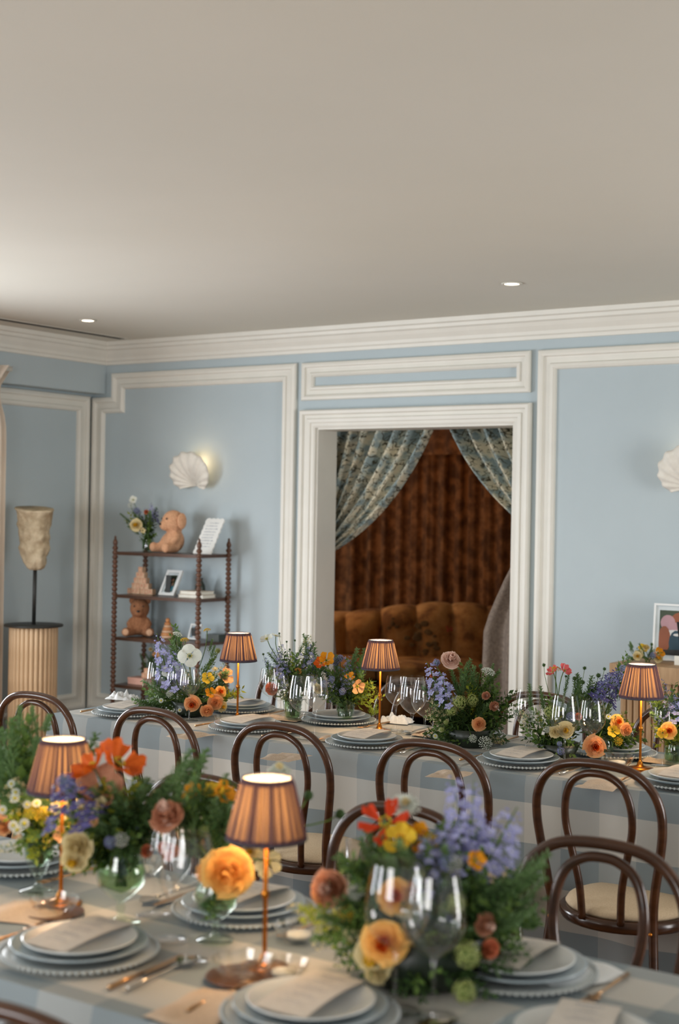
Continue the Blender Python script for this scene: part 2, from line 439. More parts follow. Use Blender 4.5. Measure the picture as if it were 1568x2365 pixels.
mb = MB()
mb.bbox(XL-0.2, OX0, YB, YB+WT, 0, ZC).bbox(OX1, XR+0.2, YB, YB+WT, 0, ZC).bbox(OX0, OX1, YB, YB+WT, OZ, ZC)
struct(mb.build('wall_back', MT['wall'], smooth=False), 'pale blue panelled back wall around the curtained opening', 'wall')
# left wall with two window openings (outside the frame) that let the daylight in
mb = MB()
wy = [(YF, -0.5), (1.7, 3.1), (5.3, YB)]
for a, b in wy: mb.bbox(XL-0.2, XL, a, b, 0, ZC)
for a, b in ((-0.5, 1.7), (3.1, 5.3)): mb.bbox(XL-0.2, XL, a, b, 0, 0.45).bbox(XL-0.2, XL, a, b, 2.15, ZC)
struct(mb.build('wall_left', MT['wall'], smooth=False), 'pale blue left wall behind the stone fragment', 'wall')
mb = MB().bbox(XR, XR+0.2, YF, 3.4, 0, ZC).bbox(XR, XR+0.2, 6.0, YB, 0, ZC).bbox(XR, XR+0.2, 3.4, 6.0, 0, 0.5).bbox(XR, XR+0.2, 3.4, 6.0, 2.25, ZC)
struct(mb.build('wall_right', MT['wall'], smooth=False), 'pale blue right wall outside the photograph', 'wall')
mb = MB()
for a, b in ((XL-0.2, -6.25), (-4.35, -1.95), (-0.05, XR+0.2)): mb.bbox(a, b, YF-0.2, YF, 0, ZC)
for a, b in ((-6.25, -4.35), (-1.95, -0.05)): mb.bbox(a, b, YF-0.2, YF, 0, 0.55).bbox(a, b, YF-0.2, YF, 2.3, ZC)
struct(mb.build('wall_front', MT['wall'], smooth=False), 'pale blue window wall behind the photographer', 'wall')
def window(name, axis, a, b, z0, z1, c):
    w_ = MB(); t = 0.05
    def bar(u0, u1, v0, v1):
        if axis == 'x': w_.bbox(u0, u1, c-0.03, c+0.03, v0, v1)
        else: w_.bbox(c-0.03, c+0.03, u0, u1, v0, v1)
    bar(a, a+t, z0, z1); bar(b-t, b, z0, z1); bar(a+t, b-t, z0, z0+t); bar(a+t, b-t, z1-t, z1)
    m_ = (a+b)/2; bar(m_-0.025, m_+0.025, z0+t, z1-t)
    o = w_.build(name, MT['trim'], smooth=False); struct(o)
    p = MB()
    for u0, u1 in ((a+t, m_-0.025), (m_+0.025, b-t)):
        p = MB()
        if axis == 'x': p.bbox(u0, u1, c-0.003, c+0.003, z0+t, z1-t)
        else: p.bbox(c-0.003, c+0.003, u0, u1, z0+t, z1-t)
        p.build('pane', MT['glass'], o, smooth=False)
window('window_1', 'y', -0.5, 1.7, 0.45, 2.15, XL-0.12)
window('window_2', 'y', 3.1, 5.3, 0.45, 2.15, XL-0.12)
window('window_3', 'x', -6.25, -4.35, 0.55, 2.3, YF-0.12)
window('window_4', 'x', -1.95, -0.05, 0.55, 2.3, YF-0.12)
window('fill_window_5', 'y', 3.4, 6.0, 0.5, 2.25, XR+0.12)  # unseen window added for the fill light from the right

# ceiling with the two downlight holes left closed (the fittings are shallow) and the slot diffuser
struct(MB().bbox(XL-0.2, XR+0.2, YF-0.2, 11.6, ZC, ZC+0.1).build('ceiling', MT['ceiling'], smooth=False), 'plain warm white ceiling', 'ceiling')
SX = -6.68; SZ = 2.365
struct(MB().bbox(XL, SX, YF, YB, SZ, ZC).build('trim_1', MT['wall'], smooth=False), 'pale blue boxed soffit along the left wall', 'trim')

def sweep_path(mbd, path, prof, closed, inward):
    """path: list of 2D points on a plane; prof: (inset, height). inward(p2d, height)->3D"""
    k = len(path); rings = []
    for (a, h) in prof:
        ring = []
        for i in range(k):
            p = Vector(path[i])
            pa = Vector(path[i-1]) if (closed or i > 0) else None
            pn = Vector(path[(i+1) % k]) if (closed or i < k-1) else None
            def nrm(q, r_):
                d_ = (r_-q).normalized(); return Vector((-d_.y, d_.x))
            if pa is None: o = nrm(p, pn)*a
            elif pn is None: o = nrm(pa, p)*a
            else:
                n1, n2 = nrm(pa, p), nrm(p, pn); o = (n1+n2)*(a/(1+n1.dot(n2)))
            ring.append(inward(p+o, h))
        rings.append(ring)
    vs = [q for r_ in rings for q in r_]; fs = []
    for j in range(len(prof)-1):
        for i in range(k if closed else k-1):
            i2 = (i+1) % k; fs.append((j*k+i, j*k+i2, (j+1)*k+i2, (j+1)*k+i))
    mbd.add(vs, fs)
PROF = [(0, 0), (0, .018), (.006, .026), (.022, .030), (.034, .026), (.038, .014), (.046, .012), (.072, .012), (.078, .022), (.092, .024), (.104, .014), (.108, 0)]
BACK = lambda p, h: Vector((p.x, YB-h, p.y))
LEFT = lambda p, h: Vector((XL+h, p.x, p.y))
ntrim = [1]
def trim(label, path, closed=True, prof=PROF, plane=BACK):
    ntrim[0] += 1
    m_ = MB(); sweep_path(m_, path, prof, closed, plane)
    return struct(m_.build('trim_%d' % ntrim[0], MT['trim'], smooth=False), label, 'trim')
# counter-clockwise paths so that the inset goes inside
trim('cream panel moulding with notched corner behind the wooden shelf', [(-6.79, 0.25), (-5.093, 0.25), (-5.093, 2.499), (-6.616, 2.499), (-6.616, 2.342), (-6.79, 2.342)])
sm = [(a*0.82, h) for a, h in PROF]
trim('cream moulding of the narrow panel over the opening', [(-5.052, 2.27), (-3.516, 2.27), (-3.516, 2.498), (-5.052, 2.498)], prof=sm)
trim('cream panel moulding around the right wall panel', [(-3.47, 0.25), (1.9, 0.25), (1.9, 2.497), (-3.47, 2.497)])
trim('cream panel moulding on the left wall behind the stone fragment', [(5.62, 0.25), (6.965, 0.25), (6.965, 2.35), (5.62, 2.35)], plane=LEFT)
trim('cream panel moulding on the left wall between its windows', [(1.95, 0.25), (2.85, 0.25), (2.85, 2.25), (1.95, 2.25)], plane=LEFT)
# door casing, open at the floor, inset going outwards
CAS = [(0, 0), (0, .016), (.010, .022), (.026, .022), (.030, .030), (.050, .034), (.056, .026), (.074, .026), (.080, .040), (.098, .044), (.106, .034), (.108, 0)]
trim('cream stepped casing around the curtained opening', [(OX0, 0.0), (OX0, OZ), (OX1, OZ), (OX1, 0.0)], closed=False, prof=CAS)
# linings of the opening
ntrim[0] += 1
m_ = MB().bbox(OX0-0.001, OX0+0.012, YB-0.001, YB+WT, 0, OZ).bbox(OX1-0.012, OX1+0.001, YB-0.001, YB+WT, 0, OZ).bbox(OX0+0.012, OX1-0.012, YB-0.001, YB+WT, OZ-0.012, OZ+0.001)
struct(m_.build('trim_%d' % ntrim[0], MT['trim'], smooth=False), 'cream painted lining of the opening', 'trim')
# cornices: profile in (projection, drop)
def cornice(label, p0, p1, face, mitre0=0, mitre1=0):
    prof = [(0, -.145), (.012, -.143), (.016, -.125), (.026, -.118), (.03, -.10), (.05, -.075), (.062, -.055), (.078, -.048), (.082, -.03), (.1, -.024), (.104, 0)]
    ntrim[0] += 1; m2 = MB(); p0 = Vector(p0); p1 = Vector(p1); d_ = (p1-p0).normalized(); n_ = Vector(face)
    vs = []
    for a, h in prof:
        vs.append(p0+n_*a+d_*a*mitre0+Vector((0, 0, ZC+h))); vs.append(p1+n_*a-d_*a*mitre1+Vector((0, 0, ZC+h)))
    fs = [(2*i, 2*i+1, 2*i+3, 2*i+2) for i in range(len(prof)-1)]
    m2.add(vs, fs); return struct(m2.build('trim_%d' % ntrim[0], MT['trim'], smooth=False), label, 'trim')
cornice('cream stepped cornice along the back wall', (SX, YB, 0), (XR, YB, 0), (0, -1, 0), 1, 1)
cornice('cream stepped cornice along the left soffit', (SX, YF, 0), (SX, YB, 0), (1, 0, 0), 1, 1)
cornice('cream stepped cornice along the right wall', (XR, YF, 0), (XR, YB, 0), (-1, 0, 0), 1, 1)
def skirting(name, x0, x1, y0, y1): 
    m2 = MB().bbox(x0, x1, y0, y1, 0, 0.12).bbox(x0 if x1-x0 > 0.1 else x0, x1, y0, y1, 0.12, 0.135)
    struct(m2.build(name, MT['trim'], smooth=False), None, None)
skirting('baseboard_back_left', XL+0.02, OX0-0.112, YB-0.018, YB)
skirting('baseboard_back_right', OX1+0.112, XR, YB-0.018, YB)
skirting('baseboard_left', XL, XL+0.018, YF, YB)

# slot diffuser
sd = empty('air_vent', (-6.36, 5.0, ZC), 'long black slot air vent in the ceiling above the left wall', 'vent')
MB().bbox(-0.035, 0.035, -2.6, 1.82, -0.004, -0.0005).build('vent_frame', MT['ceiling'], sd, smooth=False)
MB().bbox(-0.020, -0.004, -2.58, 1.80, -0.006, -0.004).bbox(0.008, 0.024, -2.58, 1.80, -0.006, -0.004).build('slot', MT['slot'], sd, smooth=False)
# downlights
def downlight(x, y, label, energy):
    d_ = empty('downlight', (x, y, ZC), label, 'ceiling light', 'downlights in the ceiling')
    MB().lathe([(0.036, -0.001), (0.050, -0.001), (0.050, -0.005), (0.036, -0.006)], 24, closed=True).build('ring', MT['ceiling'], d_)
    MB().disc(0.0355, -0.003, 24, up=False).build('lens', MT['downlight'], d_)
    l = bpy.data.lights.new('spot', 'SPOT'); l.energy = energy; l.color = (1, 0.82, 0.6); l.spot_size = 1.9; l.spot_blend = 0.8; l.shadow_soft_size = 0.03
    o = bpy.data.objects.new('spot', l); COL.objects.link(o); o.parent = d_; o.location = (0, 0, -0.02)
p = onz(203, 739, ZC); downlight(p.x, p.y, 'lit recessed downlight near the left corner of the ceiling', 10)
p = onz(1182, 654, ZC); downlight(p.x, p.y, 'lit recessed downlight in the ceiling right of the opening', 10)

# ------------------------------------------------------------------ shell sconces
def sconce(x, z, label):
    s_ = empty('shell_sconce', (x, YB, z), label, 'wall lamp', 'plaster shell sconces')
    NR = 11
    def fn(u, v):
        a = (u-0.5)*math.radians(216)                  # fan angle from straight up
        rib = 0.5+0.5*math.cos(u*NR*2*PI)
        R_ = (0.205+0.010*rib)*v*(0.56+0.44*math.cos(a))
        out = 0.020+0.105*math.sin(v*PI*0.62)*(0.35+0.65*math.cos(a*0.8)) + 0.010*rib*min(1, v*2)
        return Vector((math.sin(a)*R_*1.12, -out, math.cos(a)*R_-0.105))
    m2 = MB().grid(fn, NR*6, 12); o = m2.build('shell', MT['plaster'], s_)
    md = o.modifiers.new('thick', 'SOLIDIFY'); md.thickness = 0.008
    MB().lathe([(0.001, 0), (0.030, 0), (0.034, 0.010), (0.024, 0.018), (0.001, 0.018)], 20).build('wall_plate', MT['plaster'], s_, matrix=Matrix.Translation((0, 0, -0.06)) @ Matrix.Rotation(PI/2, 4, 'X'))
    MB().ball((0.02, -0.045, 0.03), 0.012, 10, 8).build('bulb', MT['bulb'], s_)
    l = bpy.data.lights.new('sconce_glow', 'POINT'); l.energy = 0.38; l.color = (1, 0.70, 0.40); l.shadow_soft_size = 0.02
    o = bpy.data.objects.new('sconce_glow', l); COL.objects.link(o); o.parent = s_; o.location = (0.045, -0.07, 0.05)
sconce(-5.86, 1.86, 'white plaster shell sconce on the panel above the wooden shelf')
sconce(-2.585, 1.86, 'white plaster shell sconce cut by the right edge of the photo')

# ------------------------------------------------------------------ bentwood chairs
capme = MB().ball((0, 0, 0), 0.006, 8, 6).mesh('screw_cap', [MT['brass']])
def make_chair(label, group):
    t = empty('bentwood_chair', (0, 0, 0), label, 'chair', group)
    ZS = 0.415
    def yb(z):                                    # lean of the back; y points to the front of the chair
        return -0.195-0.055*max(0, (z-ZS)/0.48)**1.1 if z >= ZS else -0.195-0.07*((ZS-z)/ZS)**1.3
    ctrl = [(0.205, 0.0), (0.185, 0.16), (0.160, ZS), (0.166, 0.52), (0.183, 0.62), (0.195, 0.71), (0.190, 0.78), (0.160, 0.838), (0.100, 0.877), (0.0, 0.888)]
    full = [(-a, z) for a, z in ctrl] + [(a, z) for a, z in ctrl[::-1][1:]]
    pts = spline([(x_, yb(z_), z_) for x_, z_ in full], 5)
    MB().tube(pts, 0.0135, 10).build('back_hoop', MT['bentwood'], t)
    ci = [(0.060, ZS+0.005), (0.066, 0.52), (0.086, 0.62), (0.103, 0.70), (0.101, 0.77), (0.080, 0.825), (0.040, 0.853), (0.0, 0.859)]
    fi = [(-a, z) for a, z in ci] + [(a, z) for a, z in ci[::-1][1:]]
    MB().tube(spline([(x_, yb(z_)+0.002, z_) for x_, z_ in fi], 5), 0.0115, 10).build('inner_hoop', MT['bentwood'], t)
    MB().lathe([(0.150, ZS-0.022), (0.198, ZS-0.022), (0.204, ZS-0.012), (0.204, ZS+0.006), (0.196, ZS+0.012), (0.150, ZS+0.012)], 36, closed=True).build('seat_ring', MT['bentwood'], t)
    prof = [(0.001, ZS+0.048), (0.10, ZS+0.047), (0.155, ZS+0.042), (0.178, ZS+0.032), (0.186, ZS+0.020), (0.180, ZS+0.012), (0.001, ZS+0.010)]
    MB().lathe(prof, 36).build('seat_cushion', MT['cushion'], t)
    for sx in (-1, 1):
        MB().tube(spline([(sx*0.125, 0.125, ZS-0.01), (sx*0.140, 0.140, 0.28), (sx*0.165, 0.172, 0.0)], 4), [0.0165]*5+[0.015, 0.0135, 0.012, 0.011], 10).build('leg', MT['bentwood'], t)
    MB().tube([(0.150*math.cos(2*PI*i/28), -0.015+0.165*math.sin(2*PI*i/28), 0.20) for i in range(28)], 0.0095, 8, closed=True).build('ring_stretcher', MT['bentwood'], t)
    for x_ in (-0.158, 0.158):
        put('screw_cap', capme, t, loc=(x_, -0.211, ZS))
    return t
chair0 = make_chair('', 'bentwood chairs')
used = [False]
def chair(x, y_top, face, label, group, rz=0):
    if not used[0]: o = chair0; used[0] = True
    else: o = copy_tree(chair0)
    # the top of the hoop sits 0.25 behind the seat centre
    s_ = 1 if face > 0 else -1
    o.location = (x, y_top+s_*0.25, 0); o.rotation_euler = (0, 0, (0 if s_ > 0 else PI)+rz)
    tag(o, label, 'chair', group)
G1_ = 'chairs on the near side of the far table'
chair(-3.98, 3.80, 1, 'bentwood chair at far table before the pale column, leftmost of its row', G1_, 0.02)
chair(-3.35, 3.78, 1, 'bentwood chair at far table whose hoop stands left of the first lamp', G1_, -0.03)
chair(-2.81, 3.785, 1, 'middle bentwood chair of the five on the near side of the far table', G1_, 0.01)
chair(-2.235, 3.80, 1, 'bentwood chair at far table before the low green bowl of flowers', G1_, 0)
chair(-1.685, 3.805, 1, 'rightmost bentwood chair before the far table, round cream cushion clearly in view', G1_, 0.0)
G2_ = 'chairs on the far side of the near table'
chair(-2.40, 2.92, -1, 'bentwood chair behind the near table, hoop peeking out left of the front lamp', G2_, 0.03)
chair(-1.80, 2.93, -1, 'bentwood chair behind the near table with the scarlet poppy in front', G2_, -0.02)
chair(-1.255, 2.89, -1, 'bentwood chair behind the near table at the right edge, largest hoop in view', G2_, 0.02)
chair(-1.49, 1.40, 1, 'bentwood chair at the bottom left corner, only its hoop top in view', 'chairs on the near side of the near table', 0.02)
G3_ = 'chairs on the far side of the far table'
chair(-3.77, 5.20, -1, 'bentwood chair behind the far table, hidden between two flower vases', G3_, 0.0)
chair(-3.12, 5.19, -1, 'bentwood chair behind the far table in front of the curtained opening', G3_, 0.0)
chair(-2.50, 5.13, -1, 'bentwood chair behind the far table in front of the door casing', G3_, 0.02)
chair(-1.93, 5.15, -1, 'bentwood chair behind the far table in front of the reeded cabinet', G3_, -0.02)

# ------------------------------------------------------------------ tables and cloths
TZ = 0.757
def table(x0, x1, y0, y1, lab_t, lab_c, seed, push_f=0.0, push_b=0.0):
    t = empty('dining_table', ((x0+x1)/2, (y0+y1)/2, 0), lab_t, 'table', 'tables under the gingham cloths')
    hx = (x1-x0)/2-0.02; hy = (y1-y0)/2-0.02
    MB().bbox(-hx, hx, -hy, hy, 0.715, 0.750).build('tabletop', MT['tablewood'], t, smooth=False)
    MB().bbox(-hx+0.08, hx-0.08, -hy+0.1, hy-0.1, 0.65, 0.715).build('apron', MT['tablewood'], t, smooth=False)
    for sx in (-1, 1):
        for sy in (-1, 1):
            MB().bbox(sx*(hx-0.12)-0.03, sx*(hx-0.12)+0.03, sy*(hy-0.14)-0.03, sy*(hy-0.14)+0.03, 0, 0.65).build('leg', MT['tablewood'], t, smooth=False)
    rn = random.Random(seed); ph = [rn.random()*6.28 for _ in range(6)]
    S = 0.130
    m2 = MB(); r = 0.012
    # rounded-rectangle plan swept down in rows; the top is a separate grid welded by position
    nx = int((x1-x0)/0.05); ny = int((y1-y0)/0.05)
    def wave(x_, y_): return 0.0016*math.sin(x_*9+ph[0])*math.sin(y_*8+ph[1]) + 0.0010*math.sin(x_*23+ph[2]+y_*5)
    v0 = 0.65
    m2.grid(lambda u, v: Vector((x0+(x1-x0)*u, y0+(y1-y0)*v, TZ+wave(x0+(x1-x0)*u, y0+(y1-y0)*v)*min(1, 6*min(u, 1-u, v*1.0+0.0, 1-v)))), nx, ny,
            uv=lambda u, v: ((x0+(x1-x0)*u)/S+20, 19+v0+(y1-y0)*v/S))
    DROP = 0.735
    def side(p0, p1, nrm, push, axis):
        p0 = Vector(p0); p1 = Vector(p1); nrm = Vector(nrm); L = (p1-p0).length; n_ = int(L/0.03)
        def fn(u, v):
            d_ = v*DROP; k = min(1, d_/0.12)
            fold = (0.012*math.sin(u*L*11+ph[3])+0.008*math.sin(u*L*23+ph[4]))*k*(0.35+0.9*v)
            e = min(u, 1-u)*L; flare = 0.03*k*math.exp(-e/0.12)
            off = 0.010*min(1, d_/0.02)+fold-push*(1-math.exp(-(d_/0.24)**2))+flare*v
            z_ = TZ-d_ - (0.0 if d_ > 0 else 0)
            edge_dir = (p1-p0).normalized()
            side_off = (0.010+0.03*v*k)*(1 if u > 0.999 else (-1 if u < 0.001 else 0))
            return p0+(p1-p0)*u+nrm*off+edge_dir*side_off+Vector((0, 0, z_))
        def uvf(u, v):
            if axis == 0: return ((p0.x+(p1.x-p0.x)*u)/S+20, 19+v0-v*DROP/S)
            return (20-v*DROP/S+3.3, (p0.y+(p1.y-p0.y)*u)/S+4.2)
        m2.grid(fn, n_, 20, uv=uvf)
    side((x0, y0, 0), (x1, y0, 0), (0, -1, 0), push_f, 0)
    side((x1, y1, 0), (x0, y1, 0), (0, 1, 0), push_b, 0)
    side((x0, y1, 0), (x0, y0, 0), (-1, 0, 0), 0, 1)
    side((x1, y0, 0), (x1, y1, 0), (1, 0, 0), 0, 1)
    c = m2.build('tablecloth', MT['gingham']); tag(c, lab_c, 'tablecloth', 'blue gingham tablecloths')
table(-4.235, -2.345, 4.15, 4.885, 'long table under the gingham cloth by the wooden shelf', 'blue and white gingham cloth on the left part of the far table', 1, 0.0, 0.1)
table(-2.325, -0.45, 4.15, 4.885, 'long table under the gingham cloth by the reeded cabinet', 'blue and white gingham cloth on the right part of the far table', 2, 0.0, 0.1)
table(-3.55, -0.25, 1.765, 2.525, 'near long table under the gingham cloth, with the front lamps', 'blue and white gingham cloth on the near table', 3, 0.02, 0.06)
TOP = TZ+0.003
# ------------------------------------------------------------------ room behind the opening
struct(MB().bbox(-9.2, -2.2, 11.4, 11.6, -0.012, ZC).bbox(-9.4, -9.2, YB+WT, 11.6, -0.012, ZC).bbox(-2.4, -2.2, YB+WT, 11.6, -0.012, ZC).build('wall_far_room', MT['backroom'], smooth=False), 'dark wall of the room behind the opening', 'wall')
def drape_panel(name, x0, x1, y0, y1, z0, z1, n, amp, seed, mat, label, cat, group):
    rn = random.Random(seed); off = [rn.uniform(-1, 1) for _ in range(n*2+3)]
    p0 = Vector((x0, y0, 0)); p1 = Vector((x1, y1, 0)); L = (p1-p0).length; t_ = (p1-p0)/L; nr = Vector((t_.y, -t_.x, 0))
    def fn(u, v):
        k = u*n; i = int(k); fr = k-i
        a = amp*(1+0.4*off[i])*math.sin(fr*2*PI)+0.3*amp*math.sin(fr*6*PI+off[i]*2)
        return p0+t_*(u*L)+nr*(a*(0.75+0.25*v))+Vector((0, 0, z1+(z0-z1)*v))
    o = MB().grid(fn, n*10, 8, uv=lambda u, v: (u*L*1.6, v*(z1-z0))).build(name, mat)
    return tag(o, label, cat, group)
drape_panel('drape', -8.9, -7.12, 10.3, 10.95, 0.02, 2.6, 9, 0.05, 5, MT['drape'], 'brown damask drape left of the wall behind the sofa, catching orange lamplight', 'curtain', 'brown damask drapes')
drape_panel('drape', -7.14, -6.10, 10.95, 11.0, 0.02, 2.6, 7, 0.045, 6, MT['drape'], 'brown damask drape in the middle behind the sofa', 'curtain', 'brown damask drapes')
drape_panel('drape', -6.12, -4.60, 11.0, 10.98, 0.02, 2.6, 10, 0.045, 7, MT['drape'], 'brown damask drape on the right behind the sofa', 'curtain', 'brown damask drapes')
o = MB().grid(lambda u, v: Vector((-8.6+4.4*u, 10.82+0.02*math.sin(u*170)*v, 2.62-0.50*v)), 160, 4).build('pelmet', MT['drape'])
tag(o, 'gathered brown pelmet above the damask drapes', 'pelmet')
l = bpy.data.lights.new('warm_glow', 'POINT'); l.energy = 48; l.color = (1, 0.52, 0.20); l.shadow_soft_size = 0.10
# table lamp on the floor stand that lights the far room, hidden by the left jamb
fl = empty('floor_lamp', (-6.95, 8.45, 0), 'warm floor lamp behind the left side of the opening', 'lamp')
MB().lathe([(0.001, 0), (0.14, 0), (0.14, 0.02), (0.02, 0.03), (0.012, 0.06), (0.012, 1.25), (0.001, 1.25)], 20).build('stand', MT['brass'], fl)
MB().lathe([(0.16, 1.12), (0.10, 1.38)], 24).build('lamp_shade', MT['curtaincream'], fl)
MB().ball((0, 0, 1.27), 0.03, 10, 8).build('bulb', MT['bulb'], fl)
o = bpy.data.objects.new('warm_glow', l); COL.objects.link(o); o.parent = fl; o.location = (0, 0, 1.44)
l2 = bpy.data.lights.new('warm_glow', 'POINT'); l2.energy = 7; l2.color = (1, 0.50, 0.2); l2.shadow_soft_size = 0.3  # bare warm point light, belongs to no modelled lamp
o = bpy.data.objects.new('warm_glow', l2); COL.objects.link(o); o.location = (-4.0, 8.3, 2.3)

# sofa: channel-tufted back with billowed sections, seat cushions
sf = empty('sofa', (-5.72, 9.75, 0), 'brown floral channel-back sofa in the room behind the opening', 'sofa', rz=0.52)
def sofa_back():
    m2 = MB(); nc = 9; W = 2.5
    for i in range(nc):
        x0 = -W/2+W*i/nc; x1 = -W/2+W*(i+1)/nc
        ang = lambda x_: 0
        def fn(u, v, x0=x0, x1=x1, i=i):
            x_ = x0+(x1-x0)*u
            bul = math.sin(u*PI)**0.6
            top = 0.83+0.06*math.cos((x_-0.15)*2.6)+0.02*bul
            th = v*PI*1.25                              # roll from the seat up and over the top
            if v < 0.55: y_ = -0.10-0.07*bul-0.05*(v/0.55); z_ = 0.42+(top-0.13-0.42)*(v/0.55)
            else:
                a = (v-0.55)/0.45*PI; y_ = -0.06-(0.09+0.07*bul)*math.cos(a)+0.0; z_ = top-0.13+0.13*math.sin(a)
            return Vector((x_, y_+0.10*abs(x_/1.25)**3*-1, z_))
        m2 = MB().grid(fn, 10, 18)
        m2.build('back_channel', MT['sofafabric'], sf)
sofa_back()
MB().bbox(-1.25, 1.25, 0.0, 0.14, 0.1, 0.8).build('back_frame', MT['sofafabric'], sf, smooth=False)
for i in range(3):
    m2 = MB(); x0 = -1.22+i*0.815; x1 = x0+0.80
    def sf_fn(u, v, x0=x0, x1=x1):
        a = v*2*PI; ex = 1-abs(2*u-1)**6
        return Vector((x0+(x1-x0)*u, -0.42+0.36*max(-1, min(1, 1.25*math.cos(a))), 0.40+0.085*(0.6+0.4*ex)*max(-1, min(1, 1.25*math.sin(a)))))
    m2.grid(sf_fn, 14, 24).build('seat_cushion', MT['sofafabric'], sf)
MB().bbox(-1.25, 1.25, -0.80, 0.05, 0.10, 0.31).build('sofa_base', MT['sofafabric'], sf, smooth=False)
for sx in (-1, 1):
    MB().lathe([(0.001, 0.0), (0.09, 0.0), (0.09, 0.82), (0.001, 0.82)], 16).build('arm', MT['sofafabric'], sf, matrix=Matrix.Translation((sx*1.26, 0.02, 0.60)) @ Matrix.Rotation(PI/2, 4, 'X'))
    for sy in (-0.72, 0.0): MB().lathe([(0.018, 0), (0.028, 0.10)], 10, c=(sx*1.15, sy, 0)).build('leg', MT['walnut'], sf)
# embroidered flowers of the sofa's print, stitched slightly proud on the back
def motif(cx, cz, s_, seed, red=False):
    rn = random.Random(seed); m2 = MB()
    for i in range(9):
        a = rn.random()*6.28; r_ = rn.random()*s_
        m2.ball((cx+math.cos(a)*r_*0.7, -0.222-0.002*i*0.3, cz+math.sin(a)*r_), s_*rn.uniform(0.16, 0.30), 8, 5, sc3=(1, 0.06, 0.7))
    m2.build('stitched_flower', MT['sofared' if red else 'sofaflower'], sf)
motif(-0.12, 0.66, 0.13, 1); motif(-0.02, 0.58, 0.10, 5); motif(0.12, 0.70, 0.035, 2, True); motif(0.98, 0.70, 0.09, 3); motif(-0.32, 0.74, 0.07, 4)

# printed curtains tied back inside the opening
def tied(name, side, label, group):
    t = empty(name, (OX0 if side < 0 else OX1, YB+WT+0.09, 2.2), label, 'curtain', group)
    org = t.location
    if side < 0:
        topx = (-5.06, -4.245); tie = Vector((-5.13, 0, 1.36)); inner = [Vector((-4.245, 0, 2.2)), Vector((-4.55, 0, 1.68)), Vector((-5.00, 0, 1.44))]
    else:
        topx = (-3.46, -4.225); tie = Vector((-3.42, 0, 1.44)); inner = [Vector((-4.20, 0, 2.2)), Vector((-4.00, 0, 1.74)), Vector((-3.60, 0, 1.56))]
    NP = 7
    def fn(u, v):
        # u: 0 outer edge .. 1 inner edge, v: top to tie
        t0 = Vector((topx[0]+(topx[1]-topx[0])*u, 0, 2.2))
        t2 = tie+Vector((0.07*(u-0.3)*(-side), 0, 0.06-0.10*u))
        c_out = Vector((topx[0], 0, 1.8)); c_in = inner[1]+Vector((0.02*-side, 0, -0.10 if side < 0 else -0.06))
        c = c_out.lerp(c_in, u**1.2)
        q = t0*(1-v)**2+c*2*v*(1-v)+t2*v*v
        amp = 0.042*(1-v)+0.014
        q.y = amp*math.sin(u*NP*2*PI+0.6*v)+0.012*math.sin(u*NP*4.3+4*v)
        return q-Vector((org.x, 0, org.z))
    o = MB().grid(fn, 110, 26, uv=lambda u, v: (u*1.5, v*1.1)).build('curtain_cloth', MT['printed'], t)
    # tail below the tie, its shadow put into the grey lining colour
    def fn2(u, v):
        sp = (0.36+0.36*min(1, v/0.34)**0.8+0.03*v) if side > 0 else (0.07+0.2*v)
        x_ = tie.x+side*(-1)*(sp*(u-0.35)+0.04+0.02*v)
        return Vector((x_, (0.02+0.03*v)*math.sin(u*5*2*PI), tie.z-0.02-(tie.z-0.05)*v))-Vector((org.x, 0, org.z))
    o = MB().grid(fn2, 60, 14, uv=lambda u, v: (u*1.5, 1+v)).build('curtain_tail', MT['greycloth'], t)
    MB().tube([(tie.x-org.x+0.055*math.cos(a)+side*-0.02, 0.05*math.sin(a), tie.z-org.z+0.01) for a in [2*PI*i/16 for i in range(16)]], 0.012, 8, closed=True).build('tie_back', MT['greycloth'], t)
    return t
tied('printed_curtain', -1, 'blue printed curtain tied back at the left of the opening', 'printed curtains of the opening')
tied('printed_curtain', 1, 'blue printed curtain tied back at the right of the opening, shadow-grey lining below', 'printed curtains of the opening')
o = MB().tube([(OX0-0.1, YB+WT+0.09, 2.21), (OX1+0.1, YB+WT+0.09, 2.21)], 0.012, 10).build('curtain_rod', MT['walnut']); tag(o, 'dark curtain rod behind the head of the opening', 'rod')

# cream curtain at the left edge, standing off the left wall
def fnc(u, v):
    y_ = 5.25+0.80*u
    flare = 1 if v > 0.05 else 1+0.6*(1-v/0.05)
    pin = 0.06*math.exp(-((v-0.07)/0.05)**2)
    return Vector((-6.60+0.035*math.sin(u*8*2*PI)*flare, y_-pin*u+(0.05*(1-v/0.045) if v < 0.045 else 0)*u, 2.46-2.44*v))
o = MB().grid(fnc, 96, 40).build('window_curtain', MT['curtaincream']); tag(o, 'cream full-length curtain at the left edge of the photo', 'curtain')
o = MB().tube([(-6.60, 3.0, 2.44), (-6.60, 6.08, 2.44)], 0.012, 10).build('curtain_rail', MT['trim']); tag(o, 'cream curtain rail on the soffit by the left window', 'rail')

